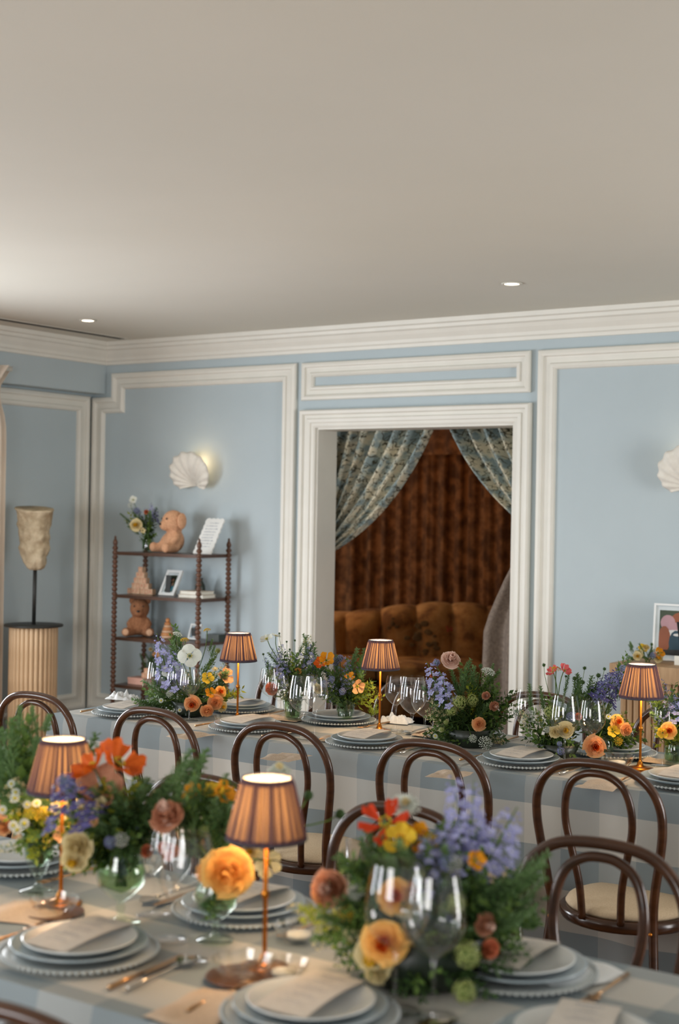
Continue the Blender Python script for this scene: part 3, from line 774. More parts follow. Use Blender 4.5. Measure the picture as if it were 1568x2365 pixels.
# ------------------------------------------------------------------ stone fragment on reeded column
cl = empty('reeded_column', (-6.43, 6.14, 0), 'pale reeded column pedestal carrying the stone fragment', 'pedestal')
nr = 30
reed = MB().lathe([(0.001, 0.868), (0.0135, 0.868), (0.0145, 0.862), (0.0145, 0.02), (0.001, 0.02)], 8).mesh('reed', [MT['reed']])
for i in range(nr):
    a = 2*PI*i/nr; put('reed', reed, cl, loc=(0.133*math.cos(a), 0.133*math.sin(a), 0))
MB().lathe([(0.001, 0), (0.132, 0), (0.132, 0.868), (0.001, 0.868)], 30).build('core', MT['reed'], cl)
MB().lathe([(0.001, 0.0), (0.150, 0.0), (0.150, 0.03), (0.001, 0.03)], 30).build('plinth', MT['reed'], cl)
st = empty('stone_fragment', (-6.43, 6.14, 0.870), 'weathered stone bust fragment on a black rod and disc, above the reeded column', 'sculpture')
MB().lathe([(0.001, 0), (0.176, 0), (0.180, 0.006), (0.176, 0.013), (0.001, 0.014)], 40).build('disc', MT['blackmetal'], st)
MB().tube([(0, 0, 0.012), (0.004, 0, 0.38)], 0.012, 12).build('rod', MT['blackmetal'], st)
from mathutils import noise as mn
def stone(u, v):
    a = u*2*PI; z_ = 0.345+0.375*v
    if v <= 0.3: r_ = 0.038+0.056*math.sqrt(max(0.0, v/0.3))
    else: r_ = 0.094+0.024*(v-0.3)/0.7
    if v > 0.88: r_ += 0.020*(v-0.88)/0.12
    r_ *= 1+0.10*math.cos(2*a+0.6)
    q = Vector((r_*math.cos(a)-0.012*v+0.0, 0.8*r_*math.sin(a), z_+0.016*math.cos(a-2.4)*(v > 0.5)*v))
    nv = mn.noise(Vector((math.cos(a)*2.5, math.sin(a)*2.5, v*7)))*0.014+mn.noise(Vector((math.cos(a)*8, math.sin(a)*8, v*22)))*0.007
    return q+Vector((math.cos(a), math.sin(a), 0))*nv
m2 = MB().grid(stone, 48, 34)
k = len(m2.v); m2.v.append((0, 0, 0.342)); m2.v.append((-0.01, 0, 0.705))
for i in range(48): m2.f += [(k, i+1, i), (k+1, 34*49+i, 34*49+i+1)]; m2.m += [0, 0]
m2.build('stone', MT['stone'], st)

# ------------------------------------------------------------------ wooden bobbin shelf
EX0, EX1, EY0, EY1 = -6.24, -5.55, 6.645, 6.930
ET = empty('bobbin_shelf', ((EX0+EX1)/2, (EY0+EY1)/2, 0), 'dark wooden open shelf with bobbin-turned posts against the blue wall', 'shelf')
ew, ed = (EX1-EX0)/2, (EY1-EY0)/2
prof = [(0.001, 0), (0.012, 0)]
z_ = 0.0
while z_ < 1.34:
    prof += [(0.0095, z_), (0.0165, z_+0.008), (0.0188, z_+0.0145), (0.0165, z_+0.021)]; z_ += 0.029
prof += [(0.010, z_), (0.014, z_+0.01), (0.016, z_+0.022), (0.010, z_+0.038), (0.006, z_+0.046), (0.008, z_+0.054), (0.001, z_+0.064)]
pm = MB().lathe(prof, 12).mesh('post', [MT['walnut']])
for sx in (-1, 1):
    for sy in (-1, 1): put('post', pm, ET, loc=(sx*ew, sy*ed, 0))
SH = [0.225, 0.487, 0.787, 1.055, 1.325]
for z_ in SH:
    MB().bbox(-ew+0.005, ew-0.005, -ed-0.004, ed+0.004, z_-0.020, z_).build('shelf_board', MT['shelfwood'], ET, smooth=False)

def E_at(px, py_base, shelf, yy):
    """point on the shelf board under the given photo column"""
    p = ony(px, py_base, yy); return Vector((p.x, yy, SH[shelf]+0.0015))

def remeshed(o, vox):
    md = o.modifiers.new('fuse', 'REMESH'); md.mode = 'VOXEL'; md.voxel_size = vox; md.use_smooth_shade = True
    sm_ = o.modifiers.new('soften', 'SMOOTH'); sm_.factor = 0.6; sm_.iterations = 4
    return o
def bear(name, loc, rz, s_, fur, label, pale_feet=False, floppy=True):
    t = empty(name, loc, label, 'plush toy', 'plush bears on the wooden shelf', rz=rz)
    # sits facing +x, height 1 * s_
    b = MB()
    b.ball((0, 0, 0.28*s_), 0.27*s_, 16, 10, sc3=(0.88, 0.95, 1.0))
    b.ball((0.03*s_, 0, 0.72*s_), 0.275*s_, 16, 10, sc3=(1.0, 0.95, 1.0))
    b.ball((0.21*s_, 0, 0.64*s_), 0.15*s_, 14, 8, sc3=(1.15, 1.0, 0.9))
    b.ball((0, 0, 0.50*s_), 0.17*s_, 12, 8)
    for sy in (-1, 1):
        b.tube([(0.02*s_, sy*0.18*s_, 0.44*s_), (0.10*s_, sy*0.25*s_, 0.32*s_), (0.20*s_, sy*0.21*s_, 0.20*s_)], [0.085*s_, 0.092*s_, 0.085*s_], 12)
        b.ball((0.21*s_, sy*0.21*s_, 0.19*s_), 0.088*s_, 12, 8)
        b.tube([(0.02*s_, sy*0.15*s_, 0.12*s_), (0.22*s_, sy*0.25*s_, 0.115*s_), (0.36*s_, sy*0.30*s_, 0.115*s_)], [0.12*s_, 0.115*s_, 0.11*s_], 12)
        b.ball((0.38*s_, sy*0.31*s_, 0.125*s_), 0.122*s_, 12, 8, sc3=(0.75, 1, 1))
    remeshed(b.build('body', fur, t), 0.03*s_)
    for sy in (-1, 1):
        if floppy:
            MB().ball((-0.05*s_, sy*0.265*s_, 0.74*s_), 0.165*s_, 12, 8, sc3=(0.75, 0.30, 1.15)).build('ear', fur, t)
        else:
            MB().ball((0.0, sy*0.19*s_, 0.92*s_), 0.095*s_, 12, 8, sc3=(0.45, 1, 1)).build('ear', fur, t)
        MB().ball((0.262*s_, sy*0.115*s_, 0.79*s_), 0.024*s_, 8, 6).build('eye', MT['nose'], t)
        if pale_feet: MB().ball((0.462*s_, sy*0.31*s_, 0.13*s_), 0.085*s_, 12, 8, sc3=(0.22, 1, 1)).build('paw_pad', MT['plushpale'], t)
    MB().ball((0.372*s_, 0, 0.665*s_), 0.040*s_, 8, 6, sc3=(0.6, 1.2, 0.8)).build('nose', MT['nose'], t)
    return t
bear('plush_bear', E_at(402, 1275, 4, 6.79), -1.95, 0.27, MT['plushtan'], 'tan plush bear on the top board of the wooden shelf, facing left')
bear('plush_bear', E_at(322, 1470, 2, 6.79), -0.95, 0.243, MT['plushbrown'], 'brown plush bear with pale paw pads sitting on the third board of the shelf', True, False)

def slab(p, w_, h_, th, rz, tilt, name, mat, label, cat, edge=None, group=None):
    """upright card or frame; returns the root; local x = width, z = up, front towards -y"""
    t = empty(name, p, label, cat, group, rz=rz)
    t.rotation_euler = (-tilt, 0, rz)
    return t
# leaning white scalloped card with handwriting
t = slab(E_at(466, 1280, 4, 6.72), 0.15, 0.24, 0.01, 0.0, 0.55, 'scalloped_card', None, 'white scalloped message card leaning on the top board of the shelf', 'card')
pts = []
Wc, Hc = 0.135, 0.250
def scal(n, a, b, out, amp=0.006):
    r_ = []
    for i in range(n*4):
        k = i/(n*4); q = a.lerp(b, k); r_.append(q+out*(amp*abs(math.sin(k*n*PI))))
    return r_
c0, c1, c2, c3 = Vector((-Wc/2, 0)), Vector((Wc/2, 0)), Vector((Wc/2, Hc)), Vector((-Wc/2, Hc))
ol = scal(4, c0, c1, Vector((0, -0.0))) + scal(7, c1, c2, Vector((1, 0))) + scal(4, c2, c3, Vector((0, 1))) + scal(7, c3, c0, Vector((-1, 0)))
n_ = len(ol); m2 = MB()
m2.add([(q.x, -0.004, q.y+0.002) for q in ol]+[(q.x, 0.004, q.y+0.002) for q in ol], [tuple(range(n_)), tuple(range(n_, 2*n_))[::-1]]+[(i, n_+i, n_+(i+1) % n_, (i+1) % n_) for i in range(n_)])
m2.build('card', MT['whiteframe'], t, smooth=False)
m2 = MB(); rn = random.Random(4)
for r_ in range(9):
    zz = Hc-0.03-r_*0.021; x_ = -Wc/2+0.018+(0.02 if r_ in (0, 8) else 0)
    while x_ < Wc/2-0.03:
        L_ = rn.uniform(0.006, 0.016); m2.bbox(x_, x_+L_, -0.0052, -0.0042, zz, zz+rn.uniform(0.0014, 0.004)); x_ += L_+0.004
o = m2.build('handwriting', MT['ink'], t, smooth=False); o['kind'] = 'stuff'

PHC = {'skin': simple('photo_skin', rgb(196, 150, 124)), 'dark': simple('photo_dark', rgb(34, 34, 30)), 'teal': simple('photo_teal', rgb(70, 140, 160)),
       'green': simple('photo_green', rgb(54, 66, 44)), 'white': simple('photo_white', rgb(210, 208, 204)), 'navy': simple('photo_navy', rgb(26, 62, 78)), 'rust': simple('photo_rust', rgb(140, 76, 44)), 'mauve': simple('photo_mauve', rgb(176, 136, 142)), 'blueg': simple('photo_blue_grey', rgb(120, 138, 150))}
def photo_frame(p, w_, h_, bd, rz, tilt, frame, mat, label, shapes, group=None, bg='green'):
    t = slab(p, w_, h_, 0, rz, tilt, 'photo_frame', None, label, 'picture frame', group=group)
    fr = MB(); d_ = 0.016
    for a in ((-w_/2, w_/2, 0, bd), (-w_/2, w_/2, h_-bd, h_), (-w_/2, -w_/2+bd, bd, h_-bd), (w_/2-bd, w_/2, bd, h_-bd)): fr.bbox(a[0], a[1], -d_/2, d_/2, a[2]+0.003, a[3]+0.003)
    fr.build('frame', frame, t, smooth=False)
    MB().bbox(-w_/2+bd, w_/2-bd, 0.0, d_/2, bd, h_-bd).build('backing', mat, t, smooth=False)
    mw = bd+shapes[0]
    m2 = MB(); m2.bbox(-w_/2+mw, w_/2-mw, -0.0015, 0.0, mw, h_-mw, 0)
    keys = [bg]+sorted({s_[0] for s_ in shapes[1:]}-{bg})
    pw = w_-2*mw; ph_ = h_-2*mw
    for i, (kk, cx, cz, rx, rzz) in enumerate(shapes[1:]):
        n2 = 14; yy = -0.0018-0.0002*i; vs = []
        for j in range(n2):
            a = 2*PI*j/n2
            vs.append((max(-pw/2, min(pw/2, (cx-0.5)*pw+rx*pw*math.cos(a))), yy, max(mw, min(mw+ph_, mw+cz*ph_+rzz*ph_*math.sin(a)))))
        m2.add(vs, [tuple(range(n2))], keys.index(kk))
    m2.build('photo', [PHC[k_] for k_ in keys], t, smooth=False)
    MB().bbox(-0.02, 0.02, 0.008, 0.012, 0.0, h_*0.75).build('easel_back', MT['blackmetal'], t, smooth=False, matrix=Matrix.Rotation(0.42, 4, 'X'))
    return t
PORT = [0.012, ('green', 0.5, 0.8, 0.6, 0.3), ('dark', 0.38, 0.72, 0.2, 0.13), ('dark', 0.66, 0.78, 0.2, 0.12), ('skin', 0.38, 0.64, 0.13, 0.09), ('skin', 0.66, 0.70, 0.13, 0.09), ('teal', 0.55, 0.22, 0.42, 0.26), ('white', 0.3, 0.40, 0.2, 0.13), ('skin', 0.75, 0.45, 0.12, 0.12)]
photo_frame(E_at(384, 1377, 3, 6.74), 0.125, 0.175, 0.018, 0.0, 0.50, MT['whiteframe'], MT['matboard'], 'white framed photograph of two people on the second board of the shelf', PORT)
photo_frame(E_at(446, 1476, 2, 6.80), 0.085, 0.100, 0.010, 0.0, 0.35, MT['whiteframe'], MT['matboard'], 'small white framed photograph on the third board of the shelf', [0.004, ('blueg', 0.5, 0.5, 0.5, 0.5), ('dark', 0.5, 0.72, 0.2, 0.16), ('white', 0.5, 0.3, 0.3, 0.25)], bg='blueg')

# block castle: letter blocks piled in steps on a base row
rn = random.Random(8)
def letter_block(p, s_, rz, k, label, par=None):
    t = MB().box((0, 0, s_/2), (s_, s_, s_)).build('toy_block', MT['block'], smooth=False); t.location = p; t.rotation_euler = (0, 0, rz)
    tag(t, label, 'toy block', 'pale toy blocks on the wooden shelf')
    m2 = MB(); e_ = s_*0.34; th = s_*0.07; yy = -s_/2-0.0004
    segs = {0: [(-e_, -e_, -e_, e_), (-e_, e_, e_, e_), (-e_, -e_, e_, -e_), (e_, -e_, e_, e_)], 1: [(-e_, -e_, 0, e_), (0, e_, e_, -e_), (-e_/2, 0, e_/2, 0)], 2: [(-e_, -e_, -e_, e_), (-e_, e_, e_, e_), (-e_, 0, e_/2, 0)], 3: [(0, -e_, 0, e_), (-e_, e_, e_, e_)]}[k % 4]
    for (x0, z0, x1, z1) in segs:
        d_ = Vector((x1-x0, 0, z1-z0)); n2 = Vector((-d_.z, 0, d_.x)).normalized()*th/2
        a, b = Vector((x0, yy, z0+s_/2)), Vector((x1, yy, z1+s_/2)); m2.add([a-n2, b-n2, b+n2, a+n2], [(0, 1, 2, 3)])
    m2.build('letter', MT['pinkink'], t, smooth=False)
    return t
base = E_at(327, 1372, 3, 6.79); bs_ = 0.034
rows = [6, 4, 3, 2, 1]
for r_, cnt in enumerate(rows):
    for i in range(cnt):
        pos = ['leftmost', 'second from left', 'third from left', 'third from right', 'second from right', 'rightmost'] if cnt == 6 else {4: ['leftmost', 'second from left', 'third from left', 'rightmost'], 3: ['leftmost', 'middle', 'rightmost'], 2: ['left', 'right'], 1: ['only']}[cnt]
        x_ = (i-(cnt-1)/2)*(bs_*1.04)
        zz = r_*(bs_+0.0006)
        letter_block(base+Vector((x_, rn.uniform(-0.003, 0.003), zz)), bs_, rn.uniform(-0.05, 0.05), r_*3+i, '%s pale toy block, %s row of the pile on the shelf' % (pos[i], ['bottom', 'second', 'third', 'fourth', 'top'][r_]))
# books with cream covers
bk = E_at(455, 1382, 3, 6.76)
for i, (w_, c_) in enumerate(((0.19, 'lower'), (0.17, 'upper'))):
    t = empty('book', bk+Vector((0, 0, i*0.0215)), '%s of two cream books lying on the second board of the shelf' % c_, 'book', 'cream books on the wooden shelf', rz=0.05-0.1*i)
    MB().bbox(-w_/2, w_/2, -0.065, 0.065, 0, 0.003).bbox(-w_/2, w_/2, -0.065, 0.065, 0.018, 0.021).bbox(-w_/2, -w_/2+0.003, -0.065, 0.065, 0.003, 0.018).build('cover', MT['book'], t, smooth=False)
    MB().bbox(-w_/2+0.003, w_/2-0.004, -0.061, 0.061, 0.0032, 0.0178).build('pages', MT['paper'], t, smooth=False)
# small dark vase behind the post
t = MB().lathe([(0.001, 0), (0.022, 0), (0.034, 0.03), (0.030, 0.07), (0.014, 0.10), (0.018, 0.115), (0.014, 0.112), (0.001, 0.02)], 20).build('little_vase', MT['soil'])
t.location = E_at(462, 1375, 3, 6.875)+Vector((0, 0, 0)); tag(t, 'small dark vase behind the cream books on the shelf', 'vase')
# stacking ring toy
t = empty('stacking_toy', E_at(387, 1472, 2, 6.80), 'wooden stacking ring toy with round knob beside the brown plush bear', 'toy')
zz = 0.0
for i, r_ in enumerate((0.046, 0.042, 0.037, 0.032, 0.026, 0.021)):
    MB().lathe([(0.006, zz), (r_*0.9, zz), (r_, zz+0.008), (r_*0.9, zz+0.016), (0.006, zz+0.016)], 20).build('ring', MT['toyring' if i % 2 else 'block'], t); zz += 0.0165
MB().tube([(0, 0, 0), (0, 0, zz)], 0.006, 8).build('peg', MT['toyring'], t)
MB().ball((0, 0, zz+0.012), 0.015, 12, 8).build('knob', MT['toyring'], t)
# dark box to the right on the third board
t = MB().bbox(-0.05, 0.05, -0.04, 0.04, 0, 0.045).build('small_box', MT['soil'], smooth=False); t.location = E_at(500, 1478, 2, 6.84); tag(t, 'small dark box on the third board by the right post', 'box')
# pink boxed set and pile of blocks on the fourth board
t = empty('pink_box', E_at(325, 1582, 1, 6.76), 'pale pink card box on the fourth board of the shelf', 'box')
MB().bbox(-0.065, 0.065, -0.05, 0.05, 0, 0.038).build('box_body', MT['pinkbox'], t, smooth=False)
MB().bbox(-0.067, 0.067, -0.052, 0.052, 0.028, 0.042).build('lid', MT['pinkbox'], t, smooth=False)
for i, (dx, dz) in enumerate(((-0.012, 0), (0.020, 0), (0.004, 0.031))):
    letter_block(E_at(335, 1582, 1, 6.76)+Vector((dx+0.01, 0, 0.0425+dz)), 0.030, 0.2*i, i, '%s pale toy block on the pink box' % ['left', 'right', 'topmost'][i])

# ------------------------------------------------------------------ reeded cabinet on the right wall
cx0 = -2.85
cb_ = empty('reeded_cabinet', (cx0, 6.58, 0), 'light wooden reeded cabinet against the right part of the back wall', 'cabinet')
MB().bbox(0, 1.75, 0, 0.40, 0.795, 0.875).build('cabinet_top', MT['rattan'], cb_, smooth=False)
MB().bbox(0.045, 1.70, 0.045, 0.39, 0.06, 0.795).build('cabinet_body', MT['rattan'], cb_, smooth=False)
MB().bbox(0.06, 1.69, 0.06, 0.38, 0, 0.06).build('plinth', MT['walnut'], cb_, smooth=False)
sl = MB().lathe([(0.0148, 0.06), (0.0148, 0.795)], 10).mesh('reed', [MT['rattan']])
for i in range(50): put('reed', sl, cb_, loc=(0.060+i*0.0333, 0.045, 0))
for i in range(10): put('reed', sl, cb_, loc=(0.045, 0.075+i*0.0333, 0))
# framed picture on the cabinet
BIG = [0.020, ('rust', 0.45, 0.78, 0.25, 0.2), ('mauve', 0.16, 0.72, 0.14, 0.18), ('dark', 0.8, 0.6, 0.2, 0.4), ('mauve', 0.30, 0.64, 0.12, 0.1), ('white', 0.32, 0.47, 0.3, 0.10), ('rust', 0.10, 0.35, 0.12, 0.3), ('navy', 0.33, 0.28, 0.14, 0.28), ('rust', 0.60, 0.35, 0.12, 0.25), ('white', 0.34, 0.46, 0.07, 0.03), ('dark', 0.4, 0.05, 0.5, 0.08), ('dark', 0.9, 0.3, 0.08, 0.3)]
p = ony(1506, 1532, 6.86)
photo_frame(Vector((p.x+0.17, 6.86, 0.877)), 0.34, 0.285, 0.010, 0.0, 0.08, MT['whiteframe'], MT['matboard'], 'white framed family photograph on the reeded cabinet at the right edge', BIG, bg='green')
t = MB().bbox(-0.06, 0.06, -0.004, 0.004, 0.0, 0.045).build('place_card', MT['paper'], smooth=False)
t.location = ony(1585, 1530, 6.72); t.location.z = 0.876; tag(t, 'small white card before the framed family photograph', 'card')
# ------------------------------------------------------------------ pleated table lamps
def make_lamp():
    t = empty('table_lamp', (0, 0, 0), 'x', 'lamp', 'pleated table lamps')
    MB().lathe([(0.001, 0), (0.044, 0), (0.045, 0.004), (0.030, 0.008), (0.012, 0.012), (0.008, 0.024), (0.0052, 0.030), (0.001, 0.030)], 28).build('lamp_base', MT['brass'], t)
    MB().lathe([(0.0042, 0.028), (0.0042, 0.128), (0.0075, 0.131), (0.0075, 0.141), (0.0042, 0.144), (0.0042, 0.262), (0.001, 0.262)], 14).build('stem', MT['brass'], t)
    NPL = 30
    def fn(u, v):
        a = u*2*PI; k = u*NPL; fr = k-int(k)
        tri = (1-abs(2*fr-1))
        z_ = 0.238+0.112*v
        r_ = 0.0735-(0.0735-0.0455)*v
        amp = 0.0034 if 0.05 < v < 0.95 else 0.0006
        r_ += amp*(tri-0.5)*2
        return Vector((r_*math.cos(a), r_*math.sin(a), z_))
    MB().grid(fn, NPL*4, 12, uv=lambda u, v: (u, v)).build('lamp_shade', MT['shade'], t)
    MB().tube([(0.0738*math.cos(2*PI*i/40), 0.0738*math.sin(2*PI*i/40), 0.239) for i in range(40)], 0.0024, 6, closed=True).build('lower_trim', MT['lining'], t)
    MB().tube([(0.0462*math.cos(2*PI*i/40), 0.0462*math.sin(2*PI*i/40), 0.349) for i in range(40)], 0.0020, 6, closed=True).build('upper_trim', MT['lining'], t)
    MB().ball((0, 0, 0.292), 0.017, 12, 10, sc3=(1, 1, 1.3)).build('bulb', MT['bulb'], t)
    return t
lamp0 = make_lamp()
LAMPS = [((548, 1664), 'pleated lamp on the far table beside the white poppy bouquet', TOP), ((876, 1688), 'pleated lamp on the far table before the curtained opening', TOP),
         ((1478, 1776), 'pleated lamp on the far table in front of the reeded cabinet', TOP), ((140, 2088), 'pleated lamp on the near table, left one behind the orange poppy', TOP),
         ((610, 2236), 'pleated lamp on the near table by the big yellow rose, closest of all', TOP)]
for i, ((px, py), lab, z_) in enumerate(LAMPS):
    o = lamp0 if i == 0 else copy_tree(lamp0)
    p = onz(px, py, z_); o.location = (p.x, p.y, z_); o.rotation_euler = (0, 0, i*1.3); tag(o, lab, 'lamp', 'pleated table lamps')
    l = bpy.data.lights.new('bulb_light', 'POINT'); l.energy = 1.1; l.color = (1, 0.66, 0.36); l.shadow_soft_size = 0.018
    q = bpy.data.objects.new('bulb_light', l); COL.objects.link(q); q.parent = o; q.location = (0, 0, 0.318)
    l = bpy.data.lights.new('bulb_light', 'POINT'); l.energy = 1.5; l.color = (1, 0.66, 0.36); l.shadow_soft_size = 0.018
    q = bpy.data.objects.new('bulb_light', l); COL.objects.link(q); q.parent = o; q.location = (0, 0, 0.268)

# ------------------------------------------------------------------ glassware
def smooth_prof(ctrl, n=5):
    return [(max(0.0008, q.x), q.y) for q in spline([(a, b, 0) for a, b in ctrl], n)]
def glass_meshes(kind):
    d = {}
    if kind == 'tulip':
        d['foot'] = MB().lathe([(0.001, 0.004), (0.020, 0.003), (0.036, 0.0015), (0.037, 0.0), (0.001, 0.0)], 28).mesh('foot', [MT['glass']])
        d['stem'] = MB().lathe([(0.007, 0.003), (0.0036, 0.015), (0.0032, 0.07), (0.0045, 0.095), (0.0085, 0.103)], 12).mesh('stem', [MT['glass']])
        d['bowl'] = MB().lathe(smooth_prof([(0.001, 0.101), (0.012, 0.105), (0.030, 0.121), (0.0415, 0.140), (0.0430, 0.154), (0.0405, 0.180), (0.0345, 0.215)]), 48).mesh('bowl', [MT['glassbowl']])
    elif kind == 'large':
        d['foot'] = MB().lathe([(0.001, 0.004), (0.022, 0.003), (0.041, 0.0015), (0.042, 0.0), (0.001, 0.0)], 28).mesh('foot', [MT['glass']])
        d['stem'] = MB().lathe([(0.008, 0.003), (0.0040, 0.015), (0.0035, 0.07), (0.0050, 0.092), (0.0095, 0.100)], 12).mesh('stem', [MT['glass']])
        d['bowl'] = MB().lathe(smooth_prof([(0.001, 0.098), (0.014, 0.102), (0.037, 0.121), (0.0500, 0.144), (0.0515, 0.160), (0.0480, 0.195), (0.0400, 0.238)]), 48).mesh('bowl', [MT['glassbowl']])
    elif kind == 'ribbed':
        wob = lambda i, n: 1+0.02*math.cos(i*PI)
        d['bowl'] = MB().lathe([(0.001, 0.004), (0.030, 0.004), (0.034, 0.0), (0.036, 0.01), (0.042, 0.12), (0.0405, 0.12), (0.034, 0.012), (0.001, 0.010)], 40, wob=wob).mesh('bowl', [MT['glass']])
    return d
GM = {k: glass_meshes(k) for k in ('tulip', 'large', 'ribbed')}
def wine(px, py, kind, label, s_=1.0, z_=None):
    p = onz(px, py, TOP)
    t = empty('wine_glass' if kind != 'ribbed' else 'ribbed_tumbler', (p.x, p.y, TOP), label, 'glass', 'glasses on the tables')
    t.scale = (s_, s_, s_)
    for n_, me in GM[kind].items(): put(n_, me, t)
WG = [(362, 1650, 'tulip', 'wine glass at the left of the white poppy bouquet, leftmost on the far table', 1.0), (408, 1656, 'tulip', 'middle wine glass of three before the white poppy bouquet', 0.98), (437, 1664, 'tulip', 'wine glass right of the pair before the white poppy bouquet', 0.96),
      (622, 1668, 'tulip', 'wine glass with a coral rose showing behind it', 1.0), (645, 1672, 'tulip', 'slim wine glass behind the tall vase of poppies', 0.9),
      (697, 1708, 'large', 'large wine glass at left between the two poppy vases', 1.0), (727, 1706, 'tulip', 'wine glass touching the right of the large one between poppy vases', 1.08),
      (913, 1690, 'tulip', 'wine glass right of the middle far lamp, leftmost of three', 1.0), (951, 1710, 'large', 'large wine glass between middle far lamp and green bowl of flowers', 1.0), (980, 1716, 'large', 'large wine glass touching the lilac delphiniums of the green bowl', 0.98),
      (1215, 1738, 'large', 'wine glass right of the green bowl before the door casing', 0.95), (1243, 1712, 'ribbed', 'ribbed tumbler behind the wine glass before the door casing', 1.0),
      (1303, 1768, 'large', 'wine glass in front of the yellow roses near the pink poppy', 1.0), (1365, 1772, 'tulip', 'wine glass over the orange rose by the reeded cabinet', 1.05), (1528, 1768, 'tulip', 'wine glass right of the lamp in front of the reeded cabinet', 1.0),
      (388, 2170, 'tulip', 'near table wine glass left of the yellow rose, farther of two', 1.02), (430, 2222, 'large', 'near table wine glass left of the yellow rose, nearer of two', 1.0), (356, 2112, 'tulip', 'near table wine glass half hidden behind the dusty pink rose', 0.98),
      (1000, 2352, 'large', 'closest wine glass at the bottom centre before the big bouquet', 1.02), (912, 2338, 'large', 'wine glass left of the closest one before the big bouquet', 1.06),
      (845, 2082, 'ribbed', 'ribbed tumbler behind the big bouquet below the scarlet poppy', 1.1)]
for a in WG: wine(*a)

# ------------------------------------------------------------------ place settings
def beaded():
    m2 = MB().lathe([(0.001, 0.003), (0.095, 0.003), (0.110, 0.006), (0.146, 0.011), (0.147, 0.009), (0.112, 0.002), (0.095, 0.0), (0.001, 0.0)], 48)
    return m2.mesh('plate', [MT['charger']])
CH = beaded()
bd_ = MB()
for i in range(72):
    a = 2*PI*i/72; bd_.ball((0.1475*math.cos(a), 0.1475*math.sin(a), 0.0105), 0.0042, 5, 4)
BDM = bd_.mesh('beaded_rim', [MT['charger']])
def plate_mesh(r_, h, mat):
    return MB().lathe([(0.001, 0.004), (r_*0.62, 0.004), (r_*0.72, 0.007), (r_*0.97, h), (r_, h), (r_*0.99, h-0.003), (r_*0.74, 0.002), (r_*0.62, 0.0), (r_*0.3, 0.0), (0.001, 0.0)], 44).mesh('plate', [mat])
P1M = plate_mesh(0.130, 0.016, MT['china2']); P2M = plate_mesh(0.108, 0.016, MT['china'])
def menu_mesh():
    m2 = MB(); W_, L_ = 0.098, 0.198; bend = lambda v: 0.006*math.sin(v*PI*1.0)+0.004*v
    m2.grid(lambda u, v: Vector(((u-0.5)*W_, (v-0.5)*L_, bend(v)+0.0016)), 2, 10)
    m2.grid(lambda u, v: Vector(((u-0.5)*W_, (v-0.5)*L_, bend(v))), 2, 10, flip=True)
    a = m2.mesh('card', [MT['menu']], False)
    rn = random.Random(11); m3 = MB()
    def line(y_, x0, x1, hh):
        x_ = x0
        while x_ < x1:
            w_ = rn.uniform(0.003, 0.008); v = y_/L_+0.5
            z_ = bend(v)+0.0019
            m3.add([(x_, y_, z_), (min(x_+w_, x1), y_, z_), (min(x_+w_, x1), y_+hh, z_), (x_, y_+hh, z_)], [(0, 1, 2, 3)]); x_ += w_+0.0022
    for y_, hw, hh in ((0.075, 0.022, 0.004), (0.058, 0.012, 0.0016), (0.040, 0.018, 0.0022), (0.032, 0.030, 0.0014), (0.012, 0.016, 0.0022), (0.004, 0.032, 0.0014), (-0.004, 0.026, 0.0014), (-0.026, 0.018, 0.0022), (-0.034, 0.030, 0.0014), (-0.056, 0.014, 0.0022), (-0.064, 0.026, 0.0014)):
        line(y_, -hw, hw, hh)
    b = m3.mesh('printed_text', [MT['ink']], False); return a, b
MENU, MTXT = menu_mesh()
def fork_mesh():
    m2 = MB(); m2.tube([(0, -0.10, 0.004), (0, -0.05, 0.005), (0, 0.02, 0.004), (0, 0.045, 0.004)], [0.0042, 0.0035, 0.0022, 0.004], 8)
    m2.bbox(-0.011, 0.011, 0.045, 0.062, 0.003, 0.005)
    for i in range(4): m2.bbox(-0.011+i*0.0062, -0.0078+i*0.0062, 0.062, 0.100, 0.003, 0.005)
    return m2
def knife_mesh():
    m2 = MB(); m2.tube([(0, -0.115, 0.004), (0, -0.06, 0.0045), (0, -0.02, 0.004)], [0.0052, 0.0046, 0.0038], 8)
    m2.grid(lambda u, v: Vector(((u-0.45)*0.019*(1-0.5*max(0, v-0.7)/0.3*(u)), -0.02+0.125*v, 0.003+0.0012*math.sin(u*PI))), 4, 8)
    return m2
def spoon_mesh():
    m2 = MB(); m2.tube([(0, -0.11, 0.004), (0, -0.05, 0.005), (0, 0.03, 0.005), (0, 0.045, 0.004)], [0.0045, 0.0036, 0.0024, 0.004], 8)
    m2.grid(lambda u, v: Vector((0.0205*math.sin(v*PI)**0.8*(u-0.5)*2, 0.04+0.062*v, 0.0015+0.008*((2*u-1)**2*math.sin(v*PI)+(2*v-1)**4*0.6))), 8, 10)
    return m2
CUT = {'fork': fork_mesh().mesh('fork', [MT['bronze']]), 'knife': knife_mesh().mesh('knife', [MT['bronze']]), 'spoon': spoon_mesh().mesh('spoon', [MT['steel']])}
